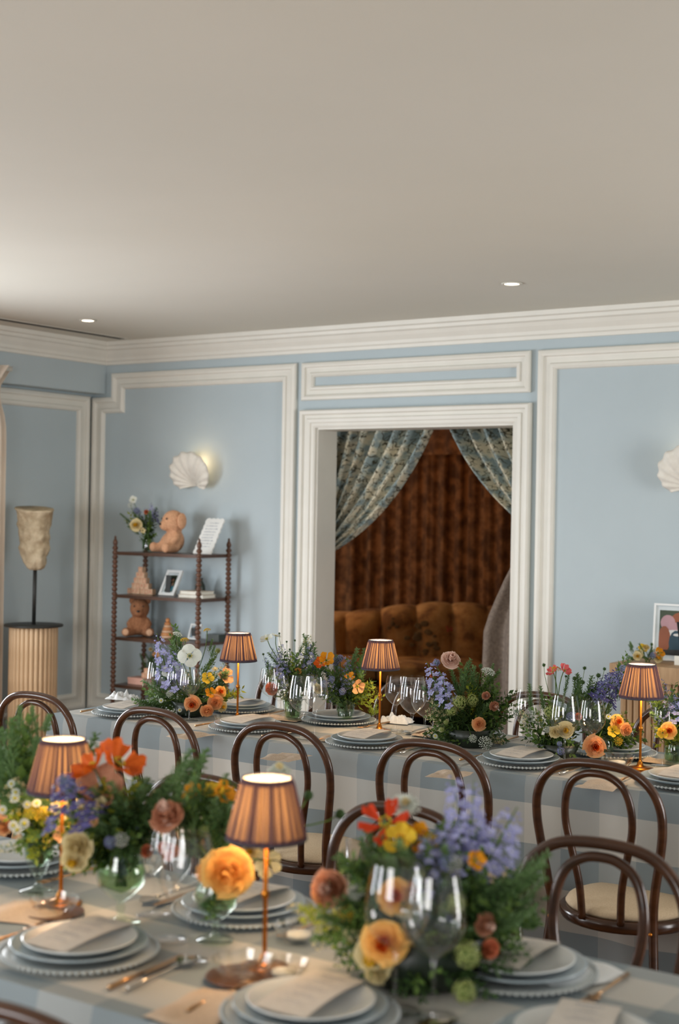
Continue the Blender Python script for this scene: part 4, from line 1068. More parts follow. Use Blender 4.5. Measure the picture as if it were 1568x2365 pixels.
def napkin(px, py, sx, sy, rz, label, mat='napkin', hgt=0.012, seed=1, fold=3, z_=None, p=None, name='linen_napkin'):
    p = p or onz(px, py, TOP); rn = random.Random(seed); a, b, c_ = rn.random()*6, rn.random()*6, rn.random()*6
    def fn(u, v):
        e = (math.sin(u*PI)*math.sin(v*PI))**0.35 if 0 < u < 1 and 0 < v < 1 else 0
        n_ = mn.noise(Vector((u*fold+a, v*fold+b, c_)))
        return Vector(((u-0.5)*sx*(1+0.06*math.sin(v*9+a)), (v-0.5)*sy*(1+0.05*math.sin(u*8+b)), 0.0012+e*(hgt*0.5+hgt*n_*1.2) if e else 0.0006))
    o = MB().grid(fn, 22, 22).build(name, MT[mat]); o.location = (p.x, p.y, TOP+0.001); o.rotation_euler = (0, 0, rz)
    return tag(o, label, 'napkin', 'napkins')
def setting(x, y, where, rz=0.0, face=1, menu=True, cutlery=True, napk=True, seed=0, skip=()):
    """face 1: diner on the -y side"""
    b = rz+(0 if face > 0 else PI)
    t = empty('charger_plate', (x, y, TOP), 'grey beaded charger under the plates %s' % where, 'plate', 'beaded charger plates', rz=b)
    put('plate', CH, t); o = put('beaded_rim', BDM, t); o['kind'] = 'stuff'
    o = put('dinner_plate', P1M, None, loc=(x, y, TOP+0.0105)); tag(o, 'slate blue dinner plate on the charger %s' % where, 'plate', 'slate blue dinner plates')
    o = put('side_plate', P2M, None, loc=(x+0.002, y-0.001, TOP+0.0195)); tag(o, 'pale side plate, topmost of the stack %s' % where, 'plate', 'pale side plates')
    if menu:
        t = empty('menu_card', (x, y+0.0, TOP+0.0365), 'cream printed menu card on the plates %s' % where, 'menu', 'menu cards', rz=b+0.02)
        t.rotation_euler = (0.0, 0.03, b+0.02)
        put('card', MENU, t); o = put('printed_text', MTXT, t); o['kind'] = 'stuff'
    R_ = Matrix.Rotation(b, 3, 'Z')
    if cutlery:
        for k, dx, dy in (('fork', -0.175, 0.0), ('knife', 0.175, -0.01), ('spoon', 0.205, 0.0)):
            if k in skip: continue
            q = R_ @ Vector((dx, dy, 0)); o = put(k, CUT[k], None, loc=(x+q.x, y+q.y, TOP+0.001)); o.rotation_euler = (0, 0, b+0.04*(-1)**seed)
            tag(o, '%s %s beside the plates %s' % ({'fork': 'gilt', 'knife': 'gilt', 'spoon': 'polished'}[k], k, where), k, k+'s at the place settings')
for i, (x_, w_) in enumerate(((-3.97, 'behind the leftmost far-table chair'), (-3.36, 'behind the second far-table chair from left'), (-2.81, 'behind the middle far-table chair'), (-2.19, 'before the low green bowl of flowers'), (-1.62, 'at the right edge of the far table'))):
    setting(x_, 4.325+0.005*(i % 2), w_, 0.02*(-1)**i, 1, seed=i)
for i, (x_, w_) in enumerate(((-3.70, 'beside the leftmost far lamp'), (-3.20, 'behind the short vase of poppies'), (-2.62, 'behind the green bowl of flowers'), (-2.02, 'behind the pink poppy bouquet'))):
    setting(x_, 4.715, w_, 0.02*(-1)**i, -1, seed=i, cutlery=i < 3)
setting(-2.49, 2.345, 'at the left edge of the near table', 0.0, -1, seed=1, menu=False)
setting(-1.83, 2.355, 'behind the closest lamp', -0.03, -1, seed=2)
setting(-1.19, 2.345, 'behind the big bouquet', 0.05, -1, seed=3)
setting(-1.90, 1.945, 'at the lower left on the near table', 0.05, 1, seed=2)
setting(-1.36, 1.935, 'at the bottom centre of the photo', 0.06, 1, seed=3)
setting(-0.935, 2.075, 'at the bottom right of the photo', 0.25, 1, seed=4, skip=('fork',))
napkin(283, 1614, 0.12, 0.10, 0.3, 'crumpled shiny white napkin at the left end of the far table', 'whitelinen', 0.032, 3, 7)
napkin(915, 1668, 0.13, 0.10, 0.2, 'white folded napkin right of the short poppy vase on the far table', 'whitelinen', 0.032, 9, 5)
napkin(660, 1750, 0.12, 0.16, 0.1, 'beige linen napkin on the far table behind the middle chair', 'napkin', 0.012, 5)
napkin(440, 1700, 0.11, 0.16, -0.1, 'beige linen napkin on the far table behind the second chair', 'napkin', 0.012, 6)
napkin(1040, 1790, 0.11, 0.15, 0.15, 'beige linen napkin on the far table near the cloth seam', 'napkin', 0.012, 7)
napkin(1390, 1815, 0.12, 0.15, 0.05, 'beige linen napkin on the far table behind the rightmost chair', 'napkin', 0.012, 8)
napkin(770, 1708, 0.10, 0.12, 0.5, 'beige linen napkin in the middle of the far table by the wine glasses', 'napkin', 0.016, 12)
napkin(650, 1660, 0.20, 0.09, 0.0, 'beige linen napkin at the back of the far table left of the vases', 'napkin', 0.012, 13)
napkin(1000, 1700, 0.14, 0.09, 0.0, 'beige linen napkin behind the large wine glasses', 'napkin', 0.012, 14)
napkin(1530, 1760, 0.14, 0.09, 0.0, 'beige linen napkin on the far table before the reeded cabinet', 'napkin', 0.012, 15)
napkin(1330, 2252, 0.12, 0.17, -0.35, 'white folded napkin on the near table at the right of the photo', 'whitelinen', 0.012, 16, 2)
napkin(60, 2110, 0.16, 0.14, 0.2, 'beige linen napkin on the near table at the left edge', 'napkin', 0.010, 17, 2)
napkin(470, 2330, 0.12, 0.18, 0.1, 'beige linen napkin on the near table left of the bottom plates', 'napkin', 0.010, 18, 2)

# crystal salts and votives by the lamps
def votive(px, py, s_, label, dark=False):
    p = onz(px, py, TOP)
    t = empty('crystal_dish', (p.x, p.y, TOP), label, 'dish', 'crystal dishes by the lamps'); t.scale = (s_, s_, s_)
    wob = lambda i, n: 1+0.05*math.cos(i*PI)
    MB().lathe([(0.001, 0.004), (0.026, 0.0), (0.044, 0.020), (0.050, 0.036), (0.048, 0.036), (0.040, 0.020), (0.022, 0.006), (0.001, 0.008)], 24, wob=wob).build('cut_glass', MT['crystal'], t, smooth=False)
    if dark: MB().lathe([(0.001, 0.0), (0.052, 0.0), (0.062, 0.006), (0.060, 0.007), (0.001, 0.002)], 28).build('saucer', MT['walnut'], t)
    else: MB().lathe([(0.001, 0.010), (0.024, 0.010), (0.024, 0.018), (0.001, 0.022)], 16).build('wax', MT['paper'], t)
votive(125, 2112, 1.0, 'crystal dish at the foot of the left near lamp', True)
votive(560, 2262, 1.1, 'crystal dish at the foot of the closest lamp', True)
votive(655, 2262, 0.9, 'crystal salt right of the closest lamp')
votive(520, 1672, 0.9, 'crystal salt left of the leftmost far lamp')
votive(1425, 1772, 1.15, 'crystal salt between the orange rose and the right far lamp')
votive(905, 1702, 0.8, 'crystal salt right of the middle far lamp')
votive(690, 2175, 1.0, 'crystal salt before the plates behind the closest lamp')
votive(330, 2020, 1.0, 'crystal salt behind the round goblet of greenery')

# ------------------------------------------------------------------ flowers
def poppy_mesh(name, mat, cup=0.35, npet=5, ruff=0.07, seed=0, stamen='stamen', wide=1.12):
    rn = random.Random(seed); m2 = MB()
    for i in range(npet):
        a0 = 2*PI*i/npet+rn.uniform(-0.15, 0.15); c_ = cup*rn.uniform(0.7, 1.35); rr = rn.uniform(0.44, 0.52); ph = rn.random()*6
        def fn(u, v, a0=a0, c_=c_, rr=rr, ph=ph, i=i):
            w_ = (0.25+0.75*math.sin(min(1, v*1.15)*PI/2))*wide*2*PI/npet*(1-0.12*v)
            a = a0+(u-0.5)*w_
            r_ = rr*v*(1-0.22*(2*u-1)**2*v)
            z_ = c_*v**1.7*0.5+0.012*(i % 2)+ruff*v*v*math.sin(u*13+ph)*0.6
            return Vector((r_*math.cos(a), r_*math.sin(a), z_))
        m2.grid(fn, 7, 5, 0)
    m2.ball((0, 0, 0.05), 0.065, 8, 5, 2, sc3=(1, 1, 1.1))
    for i in range(22):
        a = i*2.4; r_ = 0.075+0.035*rn.random(); z_ = 0.07+0.05*rn.random()
        q = Vector((r_*math.cos(a), r_*math.sin(a), z_)); m2.ball(q, 0.020, 4, 3, 1)
    return m2.mesh(name, [PC[mat], MT[stamen], MT['pod']])
def rose_mesh(name, outer, inner, seed=0, flat=0.5, layers=6):
    rn = random.Random(seed); m2 = MB(); NP_ = 30
    for i in range(NP_):
        k = i/(NP_-1); R_ = 0.50*(1-0.84*k**0.85)*rn.uniform(0.92, 1.08); a0 = i*2.39996+rn.uniform(-0.2, 0.2); ph = rn.random()*6
        lift = 0.22*k; rise = (0.10+0.30*k)*flat*1.4*rn.uniform(0.85, 1.15); wd = R_*rn.uniform(0.75, 0.95)+0.03
        er, et = Vector((math.cos(a0), math.sin(a0), 0)), Vector((-math.sin(a0), math.cos(a0), 0))
        def fn(u, v):
            s_ = 2*u-1; w_ = wd*(0.3+0.7*math.sin(min(1.0, v*1.1)*PI/2))*s_
            r_ = R_*math.sin(v*1.45)*(1-0.16*s_*s_*v)-0.18*wd*s_*s_*v
            z_ = lift*flat+rise*v**1.3-0.06*(1-k)*v**5+0.05*s_*s_*v+0.015*math.sin(u*10+ph)*v
            return er*r_+et*w_*0.9+Vector((0, 0, z_))
        m2.grid(fn, 5, 4, 0 if k < 0.78 else 1)
    m2.ball((0, 0, 0.05*flat), 0.30, 8, 5, 1, sc3=(1, 1, 0.35*flat))
    for i in range(5):
        a = i*2*PI/5; m2.add([(0.05*math.cos(a-0.5), 0.05*math.sin(a-0.5), -0.02), (0.34*math.cos(a), 0.34*math.sin(a), 0.0), (0.05*math.cos(a+0.5), 0.05*math.sin(a+0.5), -0.02)], [(0, 1, 2)], 2)
    return m2.mesh(name, [PC[outer], PC[inner], GREENS['leaf']])
def spike_mesh(name, mat, n_=34, w_=0.14, seed=0, fl=0.085):
    """unit height, florets up the axis"""
    rn = random.Random(seed); m2 = MB(); m2.tube([(0, 0, -0.15), (0, 0, 0.5), (0.01, 0, 1.0)], [0.012, 0.010, 0.004], 5, m=1)
    for i in range(n_):
        t_ = i/n_; z_ = 0.02+0.96*t_; a = i*2.4+rn.uniform(-0.3, 0.3); r_ = w_*(1-0.72*t_**1.5)*rn.uniform(0.7, 1.1); s_ = fl*(1-0.55*t_)
        c_ = Vector((r_*math.cos(a), r_*math.sin(a), z_)); d_ = Vector((math.cos(a), math.sin(a), 0.35)).normalized(); e1 = d_.orthogonal().normalized(); e2 = d_.cross(e1)
        if t_ > 0.88: m2.ball(c_, 0.018, 4, 3, 0); continue
        for k in range(5):
            b = 2*PI*k/5+rn.random()*0.3; u_ = e1*math.cos(b)+e2*math.sin(b); w2 = e1*math.cos(b+0.55)+e2*math.sin(b+0.55); w3 = e1*math.cos(b-0.55)+e2*math.sin(b-0.55)
            m2.add([c_, c_+w3*s_*0.7+d_*s_*0.15, c_+u_*s_+d_*s_*0.3, c_+w2*s_*0.7+d_*s_*0.15], [(0, 1, 2, 3)], 0)
        m2.ball(c_+d_*0.008, 0.012, 4, 3, 2)
    return m2.mesh(name, [PC[mat], GREENS['leaf'], PC['white']])
def daisy_mesh(name, mat='white'):
    m2 = MB()
    for i in range(12):
        a = 2*PI*i/12; w_ = 0.20; m2.add([(0.12*math.cos(a), 0.12*math.sin(a), 0), (0.40*math.cos(a-w_), 0.40*math.sin(a-w_), 0.05), (0.5*math.cos(a), 0.5*math.sin(a), 0.03), (0.40*math.cos(a+w_), 0.40*math.sin(a+w_), 0.05)], [(0, 1, 2, 3)], 0)
    m2.ball((0, 0, 0.02), 0.17, 8, 5, 1, sc3=(1, 1, 0.6))
    return m2.mesh(name, [PC[mat], MT['stamen']])
def umbel_mesh(name, mat, n_=60, dome=0.25, seed=0, dot=0.05):
    rn = random.Random(seed); m2 = MB()
    for i in range(n_):
        r_ = 0.5*math.sqrt((i+0.5)/n_); a = i*2.4; z_ = dome*(1-(r_/0.5)**2)
        q = Vector((r_*math.cos(a), r_*math.sin(a), z_))
        for k in range(2): m2.ball(q+Vector((rn.uniform(-1, 1), rn.uniform(-1, 1), rn.uniform(0, 0.6)))*0.03, dot*rn.uniform(0.6, 1), 5, 3, 0)
        if i % 4 == 0: m2.add([(0, 0, -0.25), q+Vector((0.01, 0, 0)), q-Vector((0.01, 0, 0))], [(0, 1, 2)], 1)
    return m2.mesh(name, [PC[mat], GREENS['leaf']])
def globe_mesh(name, mat, n_=80, seed=0):
    rn = random.Random(seed); m2 = MB(); m2.ball((0, 0, 0), 0.30, 8, 6, 1)
    for i in range(n_):
        z_ = 1-2*(i+0.5)/n_; r_ = math.sqrt(1-z_*z_); a = i*2.39996; d_ = Vector((r_*math.cos(a), r_*math.sin(a), z_)); c_ = d_*0.40*rn.uniform(0.78, 1.18)
        e1 = d_.orthogonal().normalized(); e2 = d_.cross(e1); b0 = rn.random()*2
        for k in range(4):
            b = b0+PI/2*k; u_ = e1*math.cos(b)+e2*math.sin(b); w2 = e1*math.cos(b+0.6)+e2*math.sin(b+0.6); w3 = e1*math.cos(b-0.6)+e2*math.sin(b-0.6)
            m2.add([c_, c_+w3*0.07+d_*0.01, c_+u_*0.11+d_*0.03, c_+w2*0.07+d_*0.01], [(0, 1, 2, 3)], 0)
    return m2.mesh(name, [PC[mat], GREENS['leaf']])
def pod_mesh(name, spiky=True):
    m2 = MB(); m2.ball((0, 0, 0), 0.30, 8, 6, 0)
    if spiky:
        for i in range(22):
            z_ = 1-2*(i+0.5)/22; r_ = math.sqrt(1-z_*z_); a = i*2.4; d_ = Vector((r_*math.cos(a), r_*math.sin(a), z_)); e = d_.orthogonal().normalized()*0.06
            m2.add([d_*0.25-e, d_*0.25+e, d_*0.52], [(0, 1, 2)], 0)
    return m2.mesh(name, [GREENS['dark']])
FM = {
 'poppy_white': poppy_mesh('poppy', 'white', 0.30, 4, 0.05, 1, wide=1.25), 'poppy_orange': poppy_mesh('poppy', 'orange', 0.42, 5, 0.10, 2), 'poppy_red': poppy_mesh('poppy', 'red', 0.22, 6, 0.10, 3, wide=0.72),
 'poppy_gold': poppy_mesh('poppy', 'gold', 0.7, 5, 0.09, 4), 'poppy_yellow': poppy_mesh('poppy', 'yellow', 0.6, 5, 0.09, 5), 'poppy_pink': poppy_mesh('poppy', 'pink', 0.45, 5, 0.10, 6), 'poppy_dusty': poppy_mesh('poppy', 'dusty', 0.5, 5, 0.08, 7),
 'poppy_peach': poppy_mesh('poppy', 'peach', 0.45, 5, 0.08, 8), 'poppy_cream': poppy_mesh('poppy', 'cream', 0.45, 5, 0.09, 9),
 'rose_apricot': rose_mesh('garden_rose', 'apricot', 'apricot', 1, 0.55), 'rose_orange': rose_mesh('garden_rose', 'peach', 'orange', 2, 0.7), 'rose_peach': rose_mesh('garden_rose', 'peach', 'peach', 3, 0.55), 'rose_blush': rose_mesh('garden_rose', 'blush', 'blush', 4, 0.8),
 'rose_yellow': rose_mesh('garden_rose', 'cream', 'yellow', 5, 0.5), 'rose_gold': rose_mesh('garden_rose', 'apricot', 'orange', 6, 0.5), 'rose_dusty': rose_mesh('garden_rose', 'dusty', 'blush', 7, 0.85), 'rose_coral': rose_mesh('garden_rose', 'coral', 'coral', 8, 0.7), 'rose_cream': rose_mesh('garden_rose', 'cream', 'cream', 9, 0.6),
 'rose_white': rose_mesh('garden_rose', 'white', 'cream', 10, 0.6),
 'spike_blue': spike_mesh('delphinium', 'lilac', 26, 0.17, 1, 0.10), 'spike_violet': spike_mesh('delphinium', 'violet', 36, 0.16, 2, 0.085),
 'daisy': daisy_mesh('daisy'), 'umbel_white': umbel_mesh('lace_flower', 'white'), 'umbel_yellow': umbel_mesh('yarrow', 'yellow', 40, 0.25, 2, 0.06),
 'globe_green': globe_mesh('viburnum', 'green'), 'globe_blue': globe_mesh('scabiosa', 'blue', 70, 3), 'pod': pod_mesh('seed_head'), 'bud': pod_mesh('poppy_bud', False),
}
NM = {'poppy': 'poppy', 'rose': 'garden_rose', 'spike': 'delphinium', 'daisy': 'daisy', 'umbel': 'lace_flower', 'globe': 'viburnum', 'pod': 'seed_head', 'bud': 'poppy_bud'}
# foliage sprigs, unit length along +z
def sprig_mesh(kind, seed):
    rn = random.Random(seed); m2 = MB()
    if kind in ('leaf', 'dark', 'lime', 'grey'):
        m2.tube([(0, 0, 0), (0.03, 0, 0.5), (0.0, 0.02, 1.0)], [0.012, 0.009, 0.004], 4, m=0)
        for i in range(15):
            z_ = 0.12+0.86*i/14; a = i*2.4+rn.uniform(-0.4, 0.4); L = rn.uniform(0.20, 0.30)*(1-0.35*z_); w_ = L*0.27
            d_ = Vector((math.cos(a), math.sin(a), rn.uniform(0.3, 0.9))).normalized(); s_ = d_.cross(Vector((0, 0, 1))).normalized(); n2 = s_.cross(d_)
            b = Vector((0.02, 0.01, z_)); t_ = b+d_*L-n2*L*0.10*-1
            m_ = b+d_*L*0.5-n2*L*0.10
            m2.add([b, m_+s_*w_+n2*w_*0.3, t_, m_-s_*w_+n2*w_*0.3, m_], [(0, 1, 4), (1, 2, 4), (2, 3, 4), (3, 0, 4)], 0)
    elif kind == 'fine':
        m2.tube([(0, 0, 0), (0.02, 0.02, 0.5), (0, 0.05, 1.0)], [0.009, 0.007, 0.003], 4, m=0)
        for i in range(24):
            z_ = 0.15+0.85*i/23; a = i*2.4; L = 0.22*(1-0.5*z_)
            for k in range(4):
                d_ = Vector((math.cos(a+k*0.5-0.7), math.sin(a+k*0.5-0.7), 0.5+0.25*k)).normalized(); s_ = d_.cross(Vector((0, 0, 1))).normalized()*0.010
                b = Vector((0.01, 0.01, z_)); m2.add([b-s_, b+s_, b+d_*L+s_*1.6, b+d_*L-s_*1.6], [(0, 1, 2, 3)], 0)
    elif kind == 'filler':
        m2.tube([(0, 0, 0), (0.02, 0, 0.5), (0, 0.03, 1.0)], [0.010, 0.008, 0.003], 4, m=0)
        for i in range(18):
            z_ = 0.25+0.75*i/17; a = i*2.4; L = 0.16*(1-0.5*(z_-0.25)); d_ = Vector((math.cos(a), math.sin(a), 0.7)).normalized()
            b = Vector((0.01, 0, z_)); e = b+d_*L; s_ = d_.orthogonal().normalized()*0.008
            m2.add([b-s_, b+s_, e], [(0, 1, 2)], 0)
            e1 = d_.orthogonal().normalized(); e2 = d_.cross(e1)
            for k in range(4):
                q = e1*math.cos(k*PI/2)+e2*math.sin(k*PI/2); r2 = e1*math.cos(k*PI/2+0.7)+e2*math.sin(k*PI/2+0.7)
                m2.add([e, e+q*0.045+d_*0.01, e+(q+r2)*0.03+d_*0.02, e+r2*0.045], [(0, 1, 2, 3)], 1)
            c2 = Vector((math.cos(a+1.5), math.sin(a+1.5), 0.4)).normalized(); m2.add([b, b+c2*0.08+e1*0.02, b+c2*0.14, b+c2*0.08-e1*0.02], [(0, 1, 2, 3)], 0)
    return m2
SP = {}
for k in ('leaf', 'dark', 'lime', 'grey', 'fine'): SP[k] = [sprig_mesh(k, i).mesh('leaf_sprig', [GREENS[k]]) for i in range(3)]
SP['bfill'] = [sprig_mesh('filler', i).mesh('blossom_sprig', [GREENS['fine'], PC['blue']]) for i in range(2)]
SP['wfill'] = [sprig_mesh('filler', i).mesh('blossom_sprig', [GREENS['fine'], PC['cream']]) for i in range(2)]
SP['yfill'] = [sprig_mesh('filler', i).mesh('blossom_sprig', [GREENS['lime'], PC['yellow']]) for i in range(2)]

def vase(root, kind, s_=1.0):
    """returns mouth height"""
    if kind == 'tumbler':
        h = 0.105*s_; r0, r1 = 0.028*s_, 0.042*s_
        wob = lambda i, n: 1+0.018*math.cos(i*PI)
        MB().lathe([(0.001, 0.0), (r0, 0.0), (r0+0.003, 0.01), (r1, h), (r1-0.002, h), (r0, 0.014), (0.001, 0.012)], 32, wob=wob).build('vase', MT['vaseglass'], root)
        MB().lathe([(0.001, 0.0125), (r0-0.001, 0.015), (r1-0.006*s_, h*0.72), (0.001, h*0.72)], 20).build('vase_water', MT['water'], root)
        return h
    if kind == 'goblet':
        h = 0.15*s_
        MB().lathe([(0.001, 0.0), (0.038*s_, 0.0), (0.037*s_, 0.003), (0.012*s_, 0.008), (0.006*s_, 0.018*s_), (0.009*s_, 0.030*s_), (0.006*s_, 0.040*s_), (0.020*s_, 0.048*s_), (0.042*s_, 0.070*s_), (0.046*s_, 0.092*s_), (0.040*s_, 0.118*s_), (0.034*s_, 0.135*s_), (0.040*s_, h), (0.038*s_, h), (0.032*s_, 0.135*s_), (0.038*s_, 0.116*s_), (0.044*s_, 0.092*s_), (0.039*s_, 0.071*s_), (0.001, 0.052*s_)], 32).build('vase', MT['vaseglass'], root)
        MB().lathe([(0.001, 0.054*s_), (0.036*s_, 0.072*s_), (0.0425*s_, 0.092*s_), (0.038*s_, 0.112*s_), (0.001, 0.112*s_)], 20).build('vase_water', MT['water'], root)
        return h
    if kind == 'footed':
        h = 0.16*s_
        MB().lathe([(0.001, 0.0), (0.040*s_, 0.0), (0.038*s_, 0.003), (0.010*s_, 0.010), (0.006*s_, 0.022*s_), (0.009*s_, 0.030*s_), (0.016*s_, 0.040*s_), (0.030*s_, 0.075*s_), (0.044*s_, h), (0.042*s_, h), (0.028*s_, 0.077*s_), (0.001, 0.045*s_)], 32).build('vase', MT['vaseglass'], root)
        MB().lathe([(0.001, 0.047*s_), (0.026*s_, 0.077*s_), (0.036*s_, 0.130*s_), (0.001, 0.130*s_)], 20).build('vase_water', MT['water'], root)
        return h
    if kind == 'bowl':
        h = 0.055*s_
        MB().lathe([(0.001, 0.0), (0.045*s_, 0.0), (0.050*s_, 0.006), (0.075*s_, h), (0.072*s_, h), (0.048*s_, 0.010), (0.001, 0.008)], 32).build('bowl', MT['soil'], root)
        return h
    if kind == 'jar':
        h = 0.09*s_
        MB().lathe([(0.001, 0.0), (0.036*s_, 0.0), (0.040*s_, 0.02), (0.038*s_, 0.07*s_), (0.030*s_, h), (0.028*s_, h), (0.036*s_, 0.07*s_), (0.038*s_, 0.02), (0.001, 0.006)], 28).build('vase', MT['vaseglass'], root)
        MB().lathe([(0.001, 0.008), (0.036*s_, 0.02), (0.034*s_, 0.06*s_), (0.001, 0.06*s_)], 20).build('vase_water', MT['water'], root)
        return h
    return 0.0
nstem = [0]
def bouquet(base, vk, vs, label, clusters, blooms, seed=0, name='flower_arrangement', jit=0.06, ls=0.11):
    base = Vector(base); rn = random.Random(seed)
    t = empty(name, base, label, 'flowers', 'flower arrangements')
    mh = vase(t, vk, vs)
    vv = [c for c in t.children if c.name.startswith('vase')]
    for c in vv:
        if c.name.startswith('vase_water'): c.parent = [q for q in vv if not q.name.startswith('vase_water')][0]
    mouth = base+Vector((0, 0, mh)); D = dist(base)
    # stems inside clear vases
    if vk in ('tumbler', 'goblet', 'footed', 'jar'):
        lo = {'tumbler': 0.02, 'goblet': 0.075, 'footed': 0.06, 'jar': 0.015}[vk]
        for i in range(9):
            a = i*0.7; r_ = 0.016*vs
            MB().tube([(r_*0.6*math.cos(a+2), r_*0.6*math.sin(a+2), lo), (r_*math.cos(a), r_*math.sin(a), mh+0.01)], 0.0024, 5).build('stem', GREENS['leaf'], t)
        for i in range(int(5*vs)):
            q = Vector((rn.uniform(-.015, .015), rn.uniform(-.015, .015), lo+0.01)); me = rn.choice(SP['dark'])
            put('leaf_sprig', me, t, matrix=Matrix.Translation(q) @ Matrix.Rotation(rn.uniform(-.2, .2), 4, 'X') @ Matrix.Scale(mh-lo, 4))
    for (px, py, rx, ry, n_, kinds, *ex) in clusters:
        dd = ex[0] if ex else 0.0; L0 = ex[1] if len(ex) > 1 else ls
        for i in range(n_):
            a = rn.random()*2*PI; r_ = math.sqrt(rn.random())
            tgt = atd(px+rx*r_*math.cos(a), py+ry*r_*math.sin(a), D+dd+rn.uniform(-jit, jit))
            if tgt.z < base.z+0.015: tgt.z = base.z+0.015+rn.random()*0.02
            k = rn.choice(kinds); L = L0*rn.uniform(0.75, 1.3)
            dr = (tgt-mouth); dr = dr.normalized() if dr.length > 1e-4 else Vector((0, 0, 1))
            dr = (dr+Vector((rn.uniform(-1, 1), rn.uniform(-1, 1), rn.uniform(-0.2, 0.9)))*0.45).normalized()
            b = tgt-dr*L*0.75
            if b.z < base.z+0.01:
                dr.z = max(dr.z, 0.25); dr.normalize(); b = tgt-dr*L*0.6; b.z = max(b.z, base.z+0.012)
            M_ = Matrix.Translation(b-base) @ dr.to_track_quat('Z', 'Y').to_matrix().to_4x4() @ Matrix.Rotation(rn.random()*6.28, 4, 'Z') @ Matrix.Scale(L, 4)
            put('leaf_sprig' if not k.endswith('fill') else 'blossom_sprig', rn.choice(SP[k]), t, matrix=M_)
    for bl in blooms:
        kind, px, py, size, face = bl[:5]; dd = bl[5] if len(bl) > 5 else -0.03
        P = atd(px, py, D+dd)
        right, up, tow = RT, Vector((0, 0, 1)), -FW
        fd = (right*face[0]+up*face[1]+tow*face[2]).normalized()
        fam = kind.split('_')[0]
        if fam == 'spike':
            tip = bl[6]; T = atd(tip[0], tip[1], D+dd); ax = T-P; L = ax.length
            M_ = Matrix.Translation(P-base) @ ax.normalized().to_track_quat('Z', 'Y').to_matrix().to_4x4() @ Matrix.Diagonal((size, size, L, 1))
            # sideways spread from size, length from the axis
            head = put(NM[fam], FM[kind], t, matrix=M_); end = P
            sdir = -ax.normalized()
        else:
            M_ = Matrix.Translation(P-base) @ fd.to_track_quat('Z', 'Y').to_matrix().to_4x4() @ Matrix.Rotation(rn.random()*6.28, 4, 'Z') @ Matrix.Scale(size, 4)
            head = put(NM[fam], FM[kind], t, matrix=M_); end = P-fd*size*0.02; sdir = -fd
        m_ = mouth+Vector((rn.uniform(-1, 1), rn.uniform(-1, 1), 0))*0.015
        seg = (end-m_).length
        if seg > 0.03 and end.z > m_.z-0.02:
            c1 = end+(sdir*0.45+Vector((0, 0, -0.4)))*seg*0.35; c2 = m_+Vector((0, 0, seg*0.35))
            pts = []
            for j in range(9):
                q = j/8; pts.append((end*(1-q)**3+c1*3*q*(1-q)**2+c2*3*q*q*(1-q)+m_*q**3)-base)
            so = MB().tube(pts, 0.0017 if fam != 'pod' else 0.0009, 5).build('stem', GREENS['leaf'], head)
            so.matrix_parent_inverse = M_.inverted()
    return t
def TB(px, py): p = onz(px, py, TOP); return (p.x, p.y, TOP)
L_, D_, F_, Y_, G_ = 'leaf', 'dark', 'fine', 'lime', 'grey'
# --- far table, left bowl with the white poppy
bouquet(TB(440, 1652), 'bowl', 1.1, 'low bouquet with a large white poppy before the wooden shelf',
 [(365, 1605, 38, 38, 16, [F_, L_]), (345, 1625, 22, 25, 6, [F_, L_]), (425, 1600, 45, 38, 22, [L_, D_, F_, 'wfill']), (480, 1600, 45, 40, 22, [L_, D_, Y_, 'yfill', F_]), (450, 1640, 60, 14, 14, [D_, L_]),
  (405, 1500, 12, 45, 7, [F_, L_]), (483, 1530, 14, 50, 12, [F_, L_], 0.0, 0.07), (400, 1560, 30, 25, 8, [F_, 'bfill']), (500, 1560, 25, 25, 7, [F_, 'wfill']), (540, 1605, 14, 10, 3, [Y_])],
 [('poppy_white', 438, 1515, 0.098, (0.1, 0.15, 1), -0.10), ('spike_blue', 392, 1580, 0.26, (0, 0, 1), -0.02, (362, 1462)), ('spike_blue', 412, 1590, 0.24, (0, 0, 1), -0.06, (392, 1498)),
  ('umbel_white', 410, 1466, 0.040, (0.3, 0.9, 0.2)), ('umbel_yellow', 427, 1479, 0.036, (0, 1, 0.3)), ('umbel_yellow', 478, 1456, 0.030, (-0.2, 1, 0.2)), ('globe_green', 503, 1503, 0.026, (0, 0.4, 1)),
  ('poppy_yellow', 479, 1566, 0.052, (0.2, 0.2, 1), -0.10), ('poppy_peach', 518, 1562, 0.075, (0.6, 0.3, 0.8)), ('poppy_cream', 497, 1548, 0.030, (0, 0.8, 0.4)), ('rose_orange', 444, 1625, 0.068, (0.0, -0.1, 1), -0.13),
  ('rose_peach', 497, 1622, 0.070, (0.3, 0, 1), -0.10), ('rose_gold', 508, 1598, 0.055, (0.5, 0.3, 1), -0.08), ('poppy_gold', 487, 1600, 0.045, (0, 0.3, 1), -0.1), ('rose_peach', 478, 1640, 0.06, (0.2, -0.3, 1), -0.12), ('rose_yellow', 513, 1632, 0.045, (0.6, 0, 1), -0.08), ('poppy_white', 386, 1552, 0.045, (-0.2, 0.1, 1), -0.05),
  ('daisy', 372, 1618, 0.022, (-0.2, 0.3, 1), -0.08), ('daisy', 415, 1640, 0.02, (0, 0.3, 1), -0.1), ('umbel_yellow', 543, 1606, 0.030, (0.5, 0.8, 0.4)), ('umbel_white', 392, 1602, 0.03, (-0.2, 0.5, 1), -0.08)], 1)
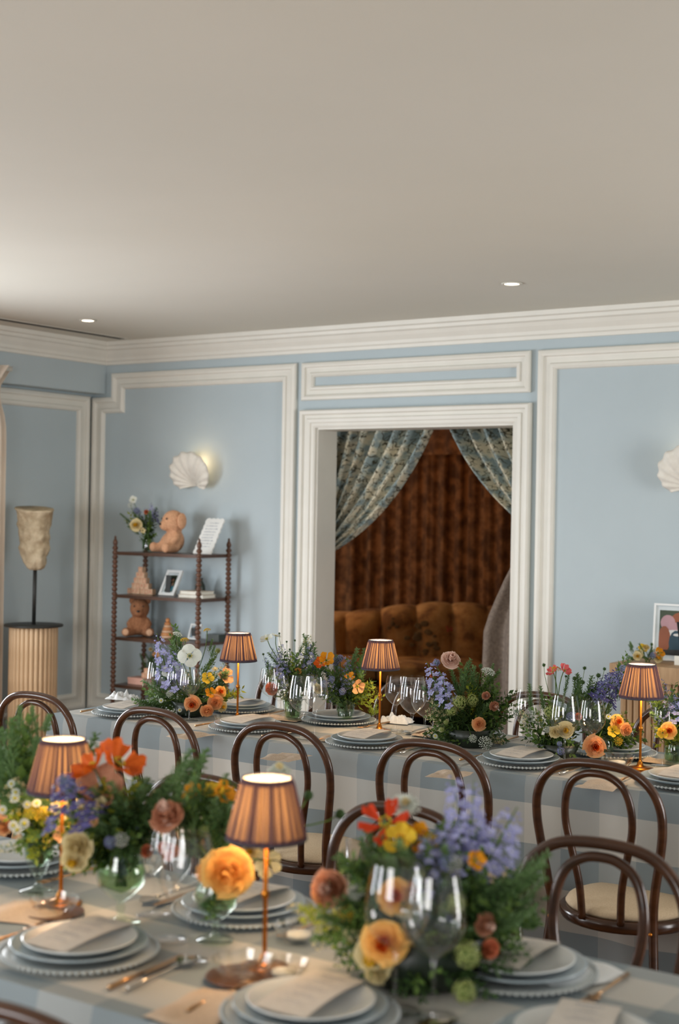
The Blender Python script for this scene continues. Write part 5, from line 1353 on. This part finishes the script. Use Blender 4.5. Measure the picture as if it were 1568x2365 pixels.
# --- far table, two tumblers in the middle
bouquet(TB(675, 1664), 'tumbler', 1.0, 'tall tumbler bouquet with a white side-on poppy, second on far table',
 [(640, 1540, 45, 35, 14, [F_, 'bfill', L_]), (680, 1585, 26, 38, 20, [D_, L_]), (715, 1530, 35, 40, 16, [F_, 'bfill', L_]), (690, 1545, 40, 25, 12, [L_, Y_, D_]), (665, 1560, 25, 35, 8, [D_, 'bfill']), (715, 1490, 14, 22, 5, [F_, 'wfill'])],
 [('poppy_white', 617, 1477, 0.062, (-0.5, 0.9, 0.35)), ('poppy_white', 637, 1470, 0.045, (0.3, 1, 0.0), 0.0), ('pod', 645, 1463, 0.012, (0, 1, 0)), ('pod', 662, 1482, 0.012, (0, 1, 0)), ('pod', 681, 1479, 0.012, (0, 1, 0)), ('pod', 669, 1500, 0.013, (0, 1, 0)), ('pod', 608, 1511, 0.014, (0, 1, 0)),
  ('rose_gold', 688, 1550, 0.03, (0, 0.4, 1)), ('umbel_yellow', 675, 1560, 0.035, (-0.3, 0.4, 1)), ('rose_coral', 628, 1590, 0.062, (-0.6, -0.2, 1), -0.05), ('spike_blue', 655, 1560, 0.16, (0, 0, 1), -0.04, (640, 1510)), ('spike_blue', 715, 1550, 0.17, (0, 0, 1), 0.0, (712, 1482)), ('daisy', 663, 1582, 0.014, (0, 0.2, 1), -0.07)], 2)
bouquet(TB(797, 1674), 'tumbler', 0.95, 'short tumbler bouquet with an orange poppy, left of the middle lamp',
 [(770, 1570, 50, 38, 20, [L_, D_, 'bfill', F_]), (800, 1600, 40, 30, 18, [L_, D_, 'bfill']), (845, 1600, 30, 26, 14, [Y_, Y_, L_]), (822, 1535, 25, 28, 9, [F_, 'bfill', L_]), (750, 1600, 25, 20, 7, [L_, D_]), (800, 1555, 45, 25, 10, ['bfill', L_])],
 [('poppy_orange', 743, 1532, 0.058, (-0.4, 0.5, 0.7), -0.05), ('poppy_gold', 753, 1526, 0.066, (0.1, 0.5, 0.8), -0.06), ('globe_blue', 785, 1521, 0.036, (0, 0.6, 1)), ('globe_blue', 775, 1530, 0.030, (0, 0.3, 1)), ('globe_blue', 748, 1580, 0.034, (-0.2, 0.2, 1), -0.07), ('globe_blue', 791, 1597, 0.032, (0, 0, 1), -0.07), ('globe_blue', 767, 1568, 0.026, (0, 0, 1), -0.07),
  ('poppy_peach', 824, 1585, 0.062, (0.5, 0, 1), -0.07), ('poppy_gold', 808, 1568, 0.045, (0, 0.9, 0.5), -0.06), ('rose_cream', 735, 1590, 0.045, (-0.4, -0.1, 1), -0.06)], 3)
bouquet(TB(862, 1662), 'none', 1, 'little pale green sprig lying behind the middle far lamp', [(862, 1640, 10, 22, 7, [Y_])], [], 33, ls=0.05, name='green_sprig')
# --- far table, low green bowl
bouquet(TB(1085, 1722), 'bowl', 1.2, 'low green bouquet with blush rose and lilac delphinium before the opening',
 [(1090, 1640, 70, 42, 40, [L_, D_, Y_, F_, D_]), (1080, 1685, 78, 34, 38, [D_, L_, D_, G_]), (1010, 1660, 38, 45, 22, [L_, D_, 'wfill']), (1150, 1640, 35, 45, 22, [D_, L_]), (1085, 1575, 45, 35, 20, [F_, L_], 0.0, 0.09), (1130, 1580, 25, 35, 10, [F_, L_], 0, 0.09), (1120, 1712, 50, 16, 12, [G_, 'wfill', D_]), (1045, 1708, 45, 16, 12, [D_, L_]), (1010, 1610, 25, 30, 8, [D_, F_])],
 [('rose_blush', 1040, 1527, 0.080, (0.1, 0.55, 0.8)), ('spike_blue', 1020, 1605, 0.24, (0, 0, 1), -0.04, (985, 1528)), ('spike_blue', 1040, 1628, 0.2, (0, 0, 1), -0.08, (1015, 1548)), ('globe_blue', 1008, 1530, 0.03, (0, 0.3, 1)), ('rose_coral', 998, 1560, 0.02, (-0.5, 0.5, 1)), ('umbel_white', 1127, 1552, 0.050, (0.2, 0.9, 0.35)), ('pod', 1110, 1538, 0.022, (0, 1, 0)), ('pod', 1076, 1550, 0.014, (0, 1, 0)),
  ('globe_green', 1060, 1622, 0.060, (0, 0.3, 1), -0.10), ('globe_green', 1090, 1618, 0.05, (0, 0.3, 1), -0.08), ('globe_green', 1042, 1640, 0.045, (0, 0.3, 1), -0.1), ('rose_dusty', 1122, 1607, 0.034, (0, 0.2, 1), -0.08), ('rose_dusty', 1140, 1630, 0.042, (0.5, -0.1, 1), -0.08), ('rose_peach', 1106, 1672, 0.056, (0.1, 0.2, 1), -0.14), ('umbel_white', 1120, 1716, 0.05, (0.2, 0.5, 1), -0.16), ('umbel_white', 1092, 1706, 0.03, (0, 0.5, 1), -0.16), ('daisy', 1018, 1686, 0.018, (-0.2, 0, 1), -0.1), ('globe_green', 1020, 1685, 0.022, (0, 0, 1), -0.1), ('daisy', 1005, 1700, 0.02, (-0.3, 0, 1), -0.1), ('globe_green', 1030, 1668, 0.02, (0, 0, 1), -0.1)], 4)
# --- far table, right group
bouquet(TB(1290, 1752), 'bowl', 1.0, 'low bouquet with a curved-stem pink poppy, right on the far table',
 [(1260, 1700, 45, 38, 22, [D_, L_, D_]), (1310, 1720, 45, 30, 20, [D_, L_, Y_]), (1270, 1650, 40, 35, 12, [L_, Y_, G_]), (1340, 1600, 45, 45, 18, [F_, F_, L_], 0, 0.09), (1330, 1650, 40, 35, 14, [L_, D_, F_]), (1200, 1650, 18, 30, 5, [G_, 'wfill'], 0, 0.06), (1230, 1600, 25, 30, 3, [F_], 0, 0.08)],
 [('poppy_pink', 1302, 1550, 0.054, (0.5, 0.6, 0.5)), ('poppy_pink', 1278, 1553, 0.05, (-0.6, 0.7, 0.3)), ('umbel_yellow', 1284, 1546, 0.034, (0, 1, 0.3)), ('pod', 1256, 1536, 0.018, (0, 1, 0)), ('pod', 1350, 1543, 0.019, (0, 1, 0)), ('pod', 1396, 1545, 0.017, (0, 1, 0)), ('pod', 1327, 1567, 0.024, (0, 1, 0)), ('pod', 1346, 1576, 0.022, (0, 1, 0)), ('pod', 1382, 1560, 0.024, (0, 1, 0)), ('pod', 1362, 1597, 0.026, (0, 1, 0)), ('pod', 1307, 1562, 0.014, (0, 1, 0)),
  ('globe_green', 1272, 1645, 0.055, (0, 0.3, 1), -0.06), ('rose_yellow', 1305, 1685, 0.060, (0, 0, 1), -0.10), ('rose_cream', 1283, 1690, 0.05, (-0.2, 0, 1), -0.1), ('globe_blue', 1318, 1655, 0.035, (0, 0.2, 1), -0.06), ('rose_coral', 1335, 1655, 0.03, (0.3, 0.2, 1), -0.06), ('umbel_white', 1262, 1685, 0.025, (0, 0, 1), -0.1), ('globe_blue', 1295, 1735, 0.03, (0, 0, 1), -0.12), ('globe_blue', 1292, 1718, 0.02, (0, 0, 1), -0.12)], 5)
bouquet(TB(1392, 1752), 'jar', 1.0, 'bouquet with violet delphinium and orange rose beside the rightmost far lamp',
 [(1400, 1650, 45, 40, 18, [L_, D_, F_]), (1420, 1690, 45, 35, 20, [Y_, L_, Y_, D_]), (1360, 1650, 35, 35, 12, [L_, G_, D_]), (1440, 1545, 16, 25, 6, [F_, L_]), (1450, 1700, 30, 30, 8, [L_, D_])],
 [('spike_violet', 1385, 1620, 0.30, (0, 0, 1), -0.04, (1432, 1545)), ('globe_blue', 1396, 1590, 0.065, (0, 0.3, 1), -0.05), ('globe_blue', 1412, 1572, 0.055, (0, 0.3, 1), -0.05), ('globe_blue', 1383, 1610, 0.055, (-0.3, 0, 1), -0.05), ('globe_blue', 1428, 1560, 0.04, (0, 0.3, 1)), ('globe_blue', 1438, 1543, 0.026, (0, 0.3, 1)),
  ('rose_orange', 1374, 1724, 0.078, (-0.05, 0.05, 1), -0.18), ('rose_gold', 1425, 1668, 0.055, (0.2, 0.2, 1), -0.08), ('rose_peach', 1445, 1685, 0.05, (0.4, 0.1, 1), -0.08), ('poppy_yellow', 1415, 1690, 0.045, (0, 0.3, 1), -0.1), ('daisy', 1405, 1655, 0.02, (0, 0.3, 1), -0.08), ('umbel_yellow', 1428, 1712, 0.03, (0, 0.3, 1), -0.1)], 6)
bouquet(TB(1560, 1768), 'jar', 1.0, 'bouquet with yellow roses cut by the right edge, far table',
 [(1545, 1640, 35, 45, 22, [D_, L_, F_, 'bfill']), (1550, 1690, 30, 30, 14, [Y_, L_]), (1515, 1620, 22, 30, 7, [L_, 'bfill']), (1590, 1650, 30, 40, 12, [L_, D_])],
 [('rose_gold', 1545, 1688, 0.06, (-0.2, 0.1, 1), -0.08), ('globe_blue', 1555, 1630, 0.045, (0, 0.3, 1), -0.05), ('poppy_yellow', 1530, 1692, 0.04, (-0.3, 0, 1), -0.08), ('spike_blue', 1560, 1670, 0.2, (0, 0, 1), -0.05, (1565, 1600))], 7)
# --- near table, footed vase at the left
bouquet(TB(88, 2058), 'footed', 1.05, 'footed vase with feathery greens and daisies at the left edge',
 [(40, 1770, 50, 85, 40, [F_, F_, L_], 0.1, 0.13), (50, 1860, 50, 55, 24, [L_, F_, 'wfill'], 0.02, 0.1), (100, 1890, 75, 45, 34, [Y_, L_, 'yfill', Y_], 0.0, 0.1), (75, 1675, 45, 30, 5, [F_], 0.15, 0.10), (90, 1940, 45, 30, 16, [D_, L_, Y_], 0, 0.09), (150, 1895, 45, 30, 12, [Y_, 'yfill', L_], 0, 0.08), (30, 1930, 30, 40, 6, [G_, 'wfill'], 0, 0.08), (200, 1745, 15, 15, 2, [F_], 0.1)],
 [('daisy', 34, 1843, 0.022, (0, 0.2, 1), -0.12), ('daisy', 26, 1810, 0.018, (0, 0.4, 1), -0.1), ('daisy', 6, 1870, 0.02, (0, 0.2, 1), -0.12), ('daisy', 31, 1907, 0.024, (-0.1, 0.1, 1), -0.14), ('daisy', 56, 1902, 0.024, (0.2, 0.1, 1), -0.14), ('daisy', 39, 1916, 0.024, (0, -0.2, 1), -0.14), ('daisy', 62, 1858, 0.018, (0, 0.3, 1), -0.12), ('daisy', 36, 1830, 0.02, (0.3, 0.3, 1), -0.12), ('poppy_cream', 128, 1870, 0.03, (0.4, 0.7, 0.8), -0.08), ('poppy_cream', 140, 1885, 0.028, (0.3, 0.4, 1), -0.08), ('umbel_yellow', 98, 1880, 0.028, (0, 0.5, 1), -0.1), ('umbel_yellow', 70, 1875, 0.03, (0, 0.5, 1), -0.1), ('poppy_peach', 145, 1928, 0.04, (0, 0.3, 1), -0.1), ('daisy', 85, 1855, 0.02, (0, 0.6, 0.8), -0.1), ('rose_peach', 8, 1905, 0.05, (-0.3, -0.2, 1), -0.06)], 8, jit=0.08)
bouquet(TB(278, 2132), 'goblet', 1.12, 'round goblet of dark greenery with an orange poppy by the left near lamp',
 [(300, 1890, 65, 60, 46, [L_, D_, F_, 'wfill', D_], 0, 0.1), (280, 1960, 45, 40, 34, [D_, D_, L_], 0, 0.09), (200, 1965, 42, 45, 22, [L_, Y_, D_], 0, 0.09), (235, 1890, 45, 40, 18, [L_, D_, F_]), (330, 1840, 22, 30, 8, [F_, L_], 0.03), (370, 1860, 28, 25, 5, [F_]), (285, 1840, 35, 15, 8, [L_, Y_]), (440, 1775, 50, 22, 5, [F_], 0.08, 0.11), (315, 1935, 40, 45, 12, [D_, 'bfill'])],
 [('poppy_orange', 218, 1776, 0.10, (-0.7, 0.7, 0.25), -0.04), ('poppy_orange', 270, 1768, 0.115, (0.5, 0.8, 0.3), -0.04), ('poppy_dusty', 235, 1822, 0.10, (0.0, 0.4, 0.9), -0.03), ('spike_violet', 178, 1905, 0.33, (0, 0, 1), -0.10, (143, 1790)), ('globe_blue', 160, 1818, 0.04, (0, 0.2, 1), -0.1), ('globe_blue', 148, 1805, 0.034, (0, 0.2, 1), -0.1), ('rose_cream', 180, 1952, 0.07, (-0.2, 0, 1), -0.10), ('rose_yellow', 172, 1985, 0.055, (-0.2, -0.2, 1), -0.10), ('poppy_cream', 232, 1855, 0.026, (0.2, 0.6, 1), -0.07), ('poppy_peach', 217, 1898, 0.022, (0, 0.4, 1), -0.09), ('umbel_yellow', 195, 1865, 0.022, (0, 0.5, 1), -0.1), ('umbel_yellow', 180, 1905, 0.02, (0, 0.5, 1), -0.1), ('umbel_white', 280, 1940, 0.03, (0, 0.2, 1), -0.09), ('globe_blue', 255, 1945, 0.028, (0, 0, 1), -0.09), ('poppy_coral', 338, 1960, 0.03, (0.5, 0, 1), -0.06) if False else ('rose_coral', 338, 1965, 0.03, (0.5, 0, 1), -0.06)], 9, jit=0.07)
bouquet(TB(497, 2172), 'goblet', 0.95, 'small goblet with the big yellow garden rose by the closest lamp',
 [(470, 1890, 50, 50, 32, [D_, L_, F_, D_], 0.05, 0.1), (485, 1950, 45, 45, 18, [D_, L_], 0.03, 0.09), (440, 1840, 30, 25, 8, [F_, L_], 0.06), (520, 1850, 25, 30, 7, [L_, F_], 0.06), (495, 2085, 25, 25, 10, [D_, L_], 0, 0.06)],
 [('rose_apricot', 525, 2012, 0.108, (0.0, -0.05, 1), -0.11), ('rose_apricot', 480, 2015, 0.06, (-0.7, 0, 0.7), -0.04), ('poppy_gold', 450, 1838, 0.05, (-0.5, 0.8, 0.4), 0.05), ('poppy_yellow', 486, 1836, 0.05, (0.1, 0.8, 0.5), 0.05), ('poppy_gold', 512, 1840, 0.055, (0.5, 0.6, 0.5), 0.05), ('rose_dusty', 390, 1893, 0.078, (-0.2, 0.7, 0.6), -0.02), ('rose_coral', 392, 1958, 0.05, (-0.1, -0.6, 0.7), -0.02), ('poppy_cream', 618, 1988, 0.065, (0.1, -0.2, 1), 0.10), ('rose_yellow', 580, 1965, 0.04, (-0.2, 0.2, 1), 0.10), ('rose_white', 645, 1787, 0.052, (0, 0.8, 0.4), 0.12), ('bud', 712, 1837, 0.034, (0.3, 1, 0), 0.10), ('bud', 785, 1880, 0.034, (1, 0.2, 0), 0.12), ('globe_green', 474, 1918, 0.03, (0, 0.3, 1), 0)], 10, jit=0.06)
# --- near table, the big bouquet
bouquet(TB(965, 2262), 'bowl', 1.8, 'big dark bouquet of delphiniums and scarlet poppy in the foreground',
 [(870, 2060, 90, 85, 70, [L_, D_, F_, D_], 0, 0.10), (985, 2060, 90, 110, 90, [D_, L_, F_, 'bfill'], 0, 0.10), (1090, 2090, 85, 100, 80, [D_, L_, F_, D_], 0, 0.10), (960, 2190, 140, 70, 80, [D_, D_, L_], -0.03, 0.09), (1130, 2190, 80, 55, 40, [D_, L_, F_], 0, 0.09), (800, 2150, 60, 60, 34, [L_, Y_, 'wfill', F_, D_], -0.02, 0.08), (1190, 2090, 50, 60, 22, [F_, L_, D_], 0, 0.10), (920, 1980, 75, 40, 26, [F_, L_], 0.02, 0.10), (1050, 1960, 60, 60, 22, [F_, 'bfill', L_], 0.02, 0.1), (700, 2115, 40, 25, 7, [Y_, 'wfill'], -0.02, 0.07), (1010, 2290, 110, 40, 30, [D_], -0.05, 0.08), (835, 2220, 50, 40, 16, [D_, L_], -0.04, 0.07), (1230, 2030, 20, 50, 5, [F_], 0, 0.1)],
 [('poppy_red', 890, 1905, 0.105, (-0.1, 0.75, 0.6), 0.0), ('poppy_yellow', 925, 1940, 0.062, (-0.2, 0.4, 0.9), -0.04), ('poppy_gold', 955, 1945, 0.06, (0.2, 0.6, 0.7), -0.02), ('poppy_yellow', 985, 1945, 0.035, (0.5, 0.4, 0.6), -0.02), ('umbel_white', 935, 1862, 0.055, (0, 0.7, 0.6), 0.04), ('rose_white', 935, 1862, 0.045, (0, 0.6, 0.7), 0.03), ('rose_dusty', 765, 2050, 0.075, (-0.3, 0.2, 1), -0.04), ('rose_peach', 745, 2065, 0.05, (-0.6, -0.3, 0.8), -0.04),
  ('spike_blue', 1075, 1960, 0.20, (0, 0, 1), 0.02, (1042, 1785)), ('spike_blue', 1085, 1975, 0.18, (0, 0, 1), 0.0, (1095, 1800)), ('spike_blue', 1115, 2010, 0.28, (0, 0, 1), -0.04, (1195, 1865)), ('spike_blue', 1095, 2030, 0.24, (0, 0, 1), -0.02, (1150, 1915)), ('spike_blue', 975, 2080, 0.18, (0, 0, 1), -0.06, (990, 1930)), ('spike_blue', 1030, 2030, 0.18, (0, 0, 1), -0.03, (1018, 1895)), ('spike_blue', 1065, 2010, 0.17, (0, 0, 1), -0.04, (1060, 1890)),
  ('poppy_gold', 1097, 1987, 0.036, (0.2, 0.3, 0.8), -0.10), ('umbel_white', 1050, 1995, 0.03, (0, 0.3, 1), -0.08), ('globe_blue', 1035, 1990, 0.04, (0, 0.2, 1), -0.07), ('rose_gold', 890, 2175, 0.085, (-0.2, 0.1, 1), -0.14), ('rose_yellow', 865, 2205, 0.075, (-0.4, -0.2, 1), -0.12), ('rose_gold', 915, 2068, 0.070, (0, 0.2, 1), -0.08), ('rose_yellow', 935, 2085, 0.055, (0.2, 0, 1), -0.08), ('rose_cream', 870, 2245, 0.05, (-0.3, -0.3, 1), -0.12), ('rose_coral', 945, 2062, 0.04, (0.3, 0.3, 1), -0.08), ('rose_coral', 1130, 2190, 0.04, (0.4, 0, 1), -0.10), ('globe_green', 1080, 2205, 0.05, (0, 0.1, 1), -0.14), ('globe_green', 1072, 2290, 0.045, (0, 0.1, 1), -0.14), ('globe_green', 1055, 2085, 0.04, (0, 0.1, 1), -0.1), ('rose_dusty', 1118, 2135, 0.045, (0.4, 0.1, 1), -0.08), ('umbel_yellow', 800, 2110, 0.03, (-0.3, 0.4, 1), -0.08), ('umbel_white', 820, 2060, 0.03, (0, 0.4, 1), -0.07), ('bud', 1030, 2040, 0.03, (0, 0.3, 1), -0.09)], 11, jit=0.09)

# --- flowers on the wooden shelf and the cabinet
def EB(px, py, sh, yy): p = E_at(px, py, sh, yy); return (p.x, p.y, p.z)
bouquet(EB(342, 1272, 4, 6.79), 'jar', 1.0, 'small bouquet with a yellow rose on the top board of the shelf',
 [(318, 1205, 32, 25, 10, [L_, F_, D_]), (345, 1215, 20, 25, 10, [L_, D_]), (300, 1200, 18, 22, 5, [F_, Y_]), (340, 1190, 20, 25, 6, [F_, 'bfill']), (345, 1240, 18, 14, 6, [D_, L_])],
 [('rose_yellow', 315, 1213, 0.085, (-0.2, 0.1, 1), -0.06), ('poppy_white', 308, 1155, 0.055, (-0.1, 0.5, 0.9)), ('umbel_white', 302, 1167, 0.04, (0, 0.6, 0.8)), ('spike_blue', 345, 1205, 0.15, (0, 0, 1), 0.0, (350, 1160)), ('globe_blue', 315, 1180, 0.05, (0, 0.3, 1)), ('rose_coral', 338, 1183, 0.035, (0, 0.4, 1)), ('spike_violet', 352, 1208, 0.22, (0, 0, 1), 0.02, (362, 1172)), ('poppy_cream', 330, 1225, 0.04, (0, 0, 1), -0.06)], 12)
bouquet(EB(352, 1578, 1, 6.86), 'jar', 1.0, 'small bouquet on the fourth board of the wooden shelf',
 [(350, 1520, 25, 22, 10, [L_, F_, D_]), (345, 1545, 20, 18, 6, [D_, L_])],
 [('poppy_peach', 360, 1512, 0.05, (0, 0.4, 1)), ('umbel_white', 337, 1525, 0.03, (0, 0.4, 1)), ('rose_cream', 348, 1500, 0.03, (0, 0.4, 1))], 13)
p = ony(1492, 1530, 6.74)
bouquet((p.x, 6.74, 0.8755), 'none', 1, 'low cluster of yellow flowers on the reeded cabinet beside the photograph',
 [(1490, 1512, 38, 18, 16, [L_, F_, D_]), (1465, 1495, 18, 10, 4, [F_])],
 [('poppy_cream', 1475, 1512, 0.055, (-0.3, 0.2, 1), -0.05), ('poppy_yellow', 1483, 1500, 0.05, (0, 0.6, 1), -0.03), ('rose_yellow', 1472, 1515, 0.045, (-0.2, 0, 1), -0.06), ('poppy_gold', 1518, 1508, 0.06, (0.3, 0.1, 1)), ('rose_cream', 1492, 1496, 0.04, (0, 0.7, 0.8)), ('globe_blue', 1508, 1513, 0.035, (0, 0.1, 1), -0.05), ('pod', 1505, 1488, 0.022, (0, 1, 0)), ('rose_yellow', 1520, 1520, 0.05, (0.3, 0, 1), -0.03)], 14, ls=0.06, name='flower_cluster')
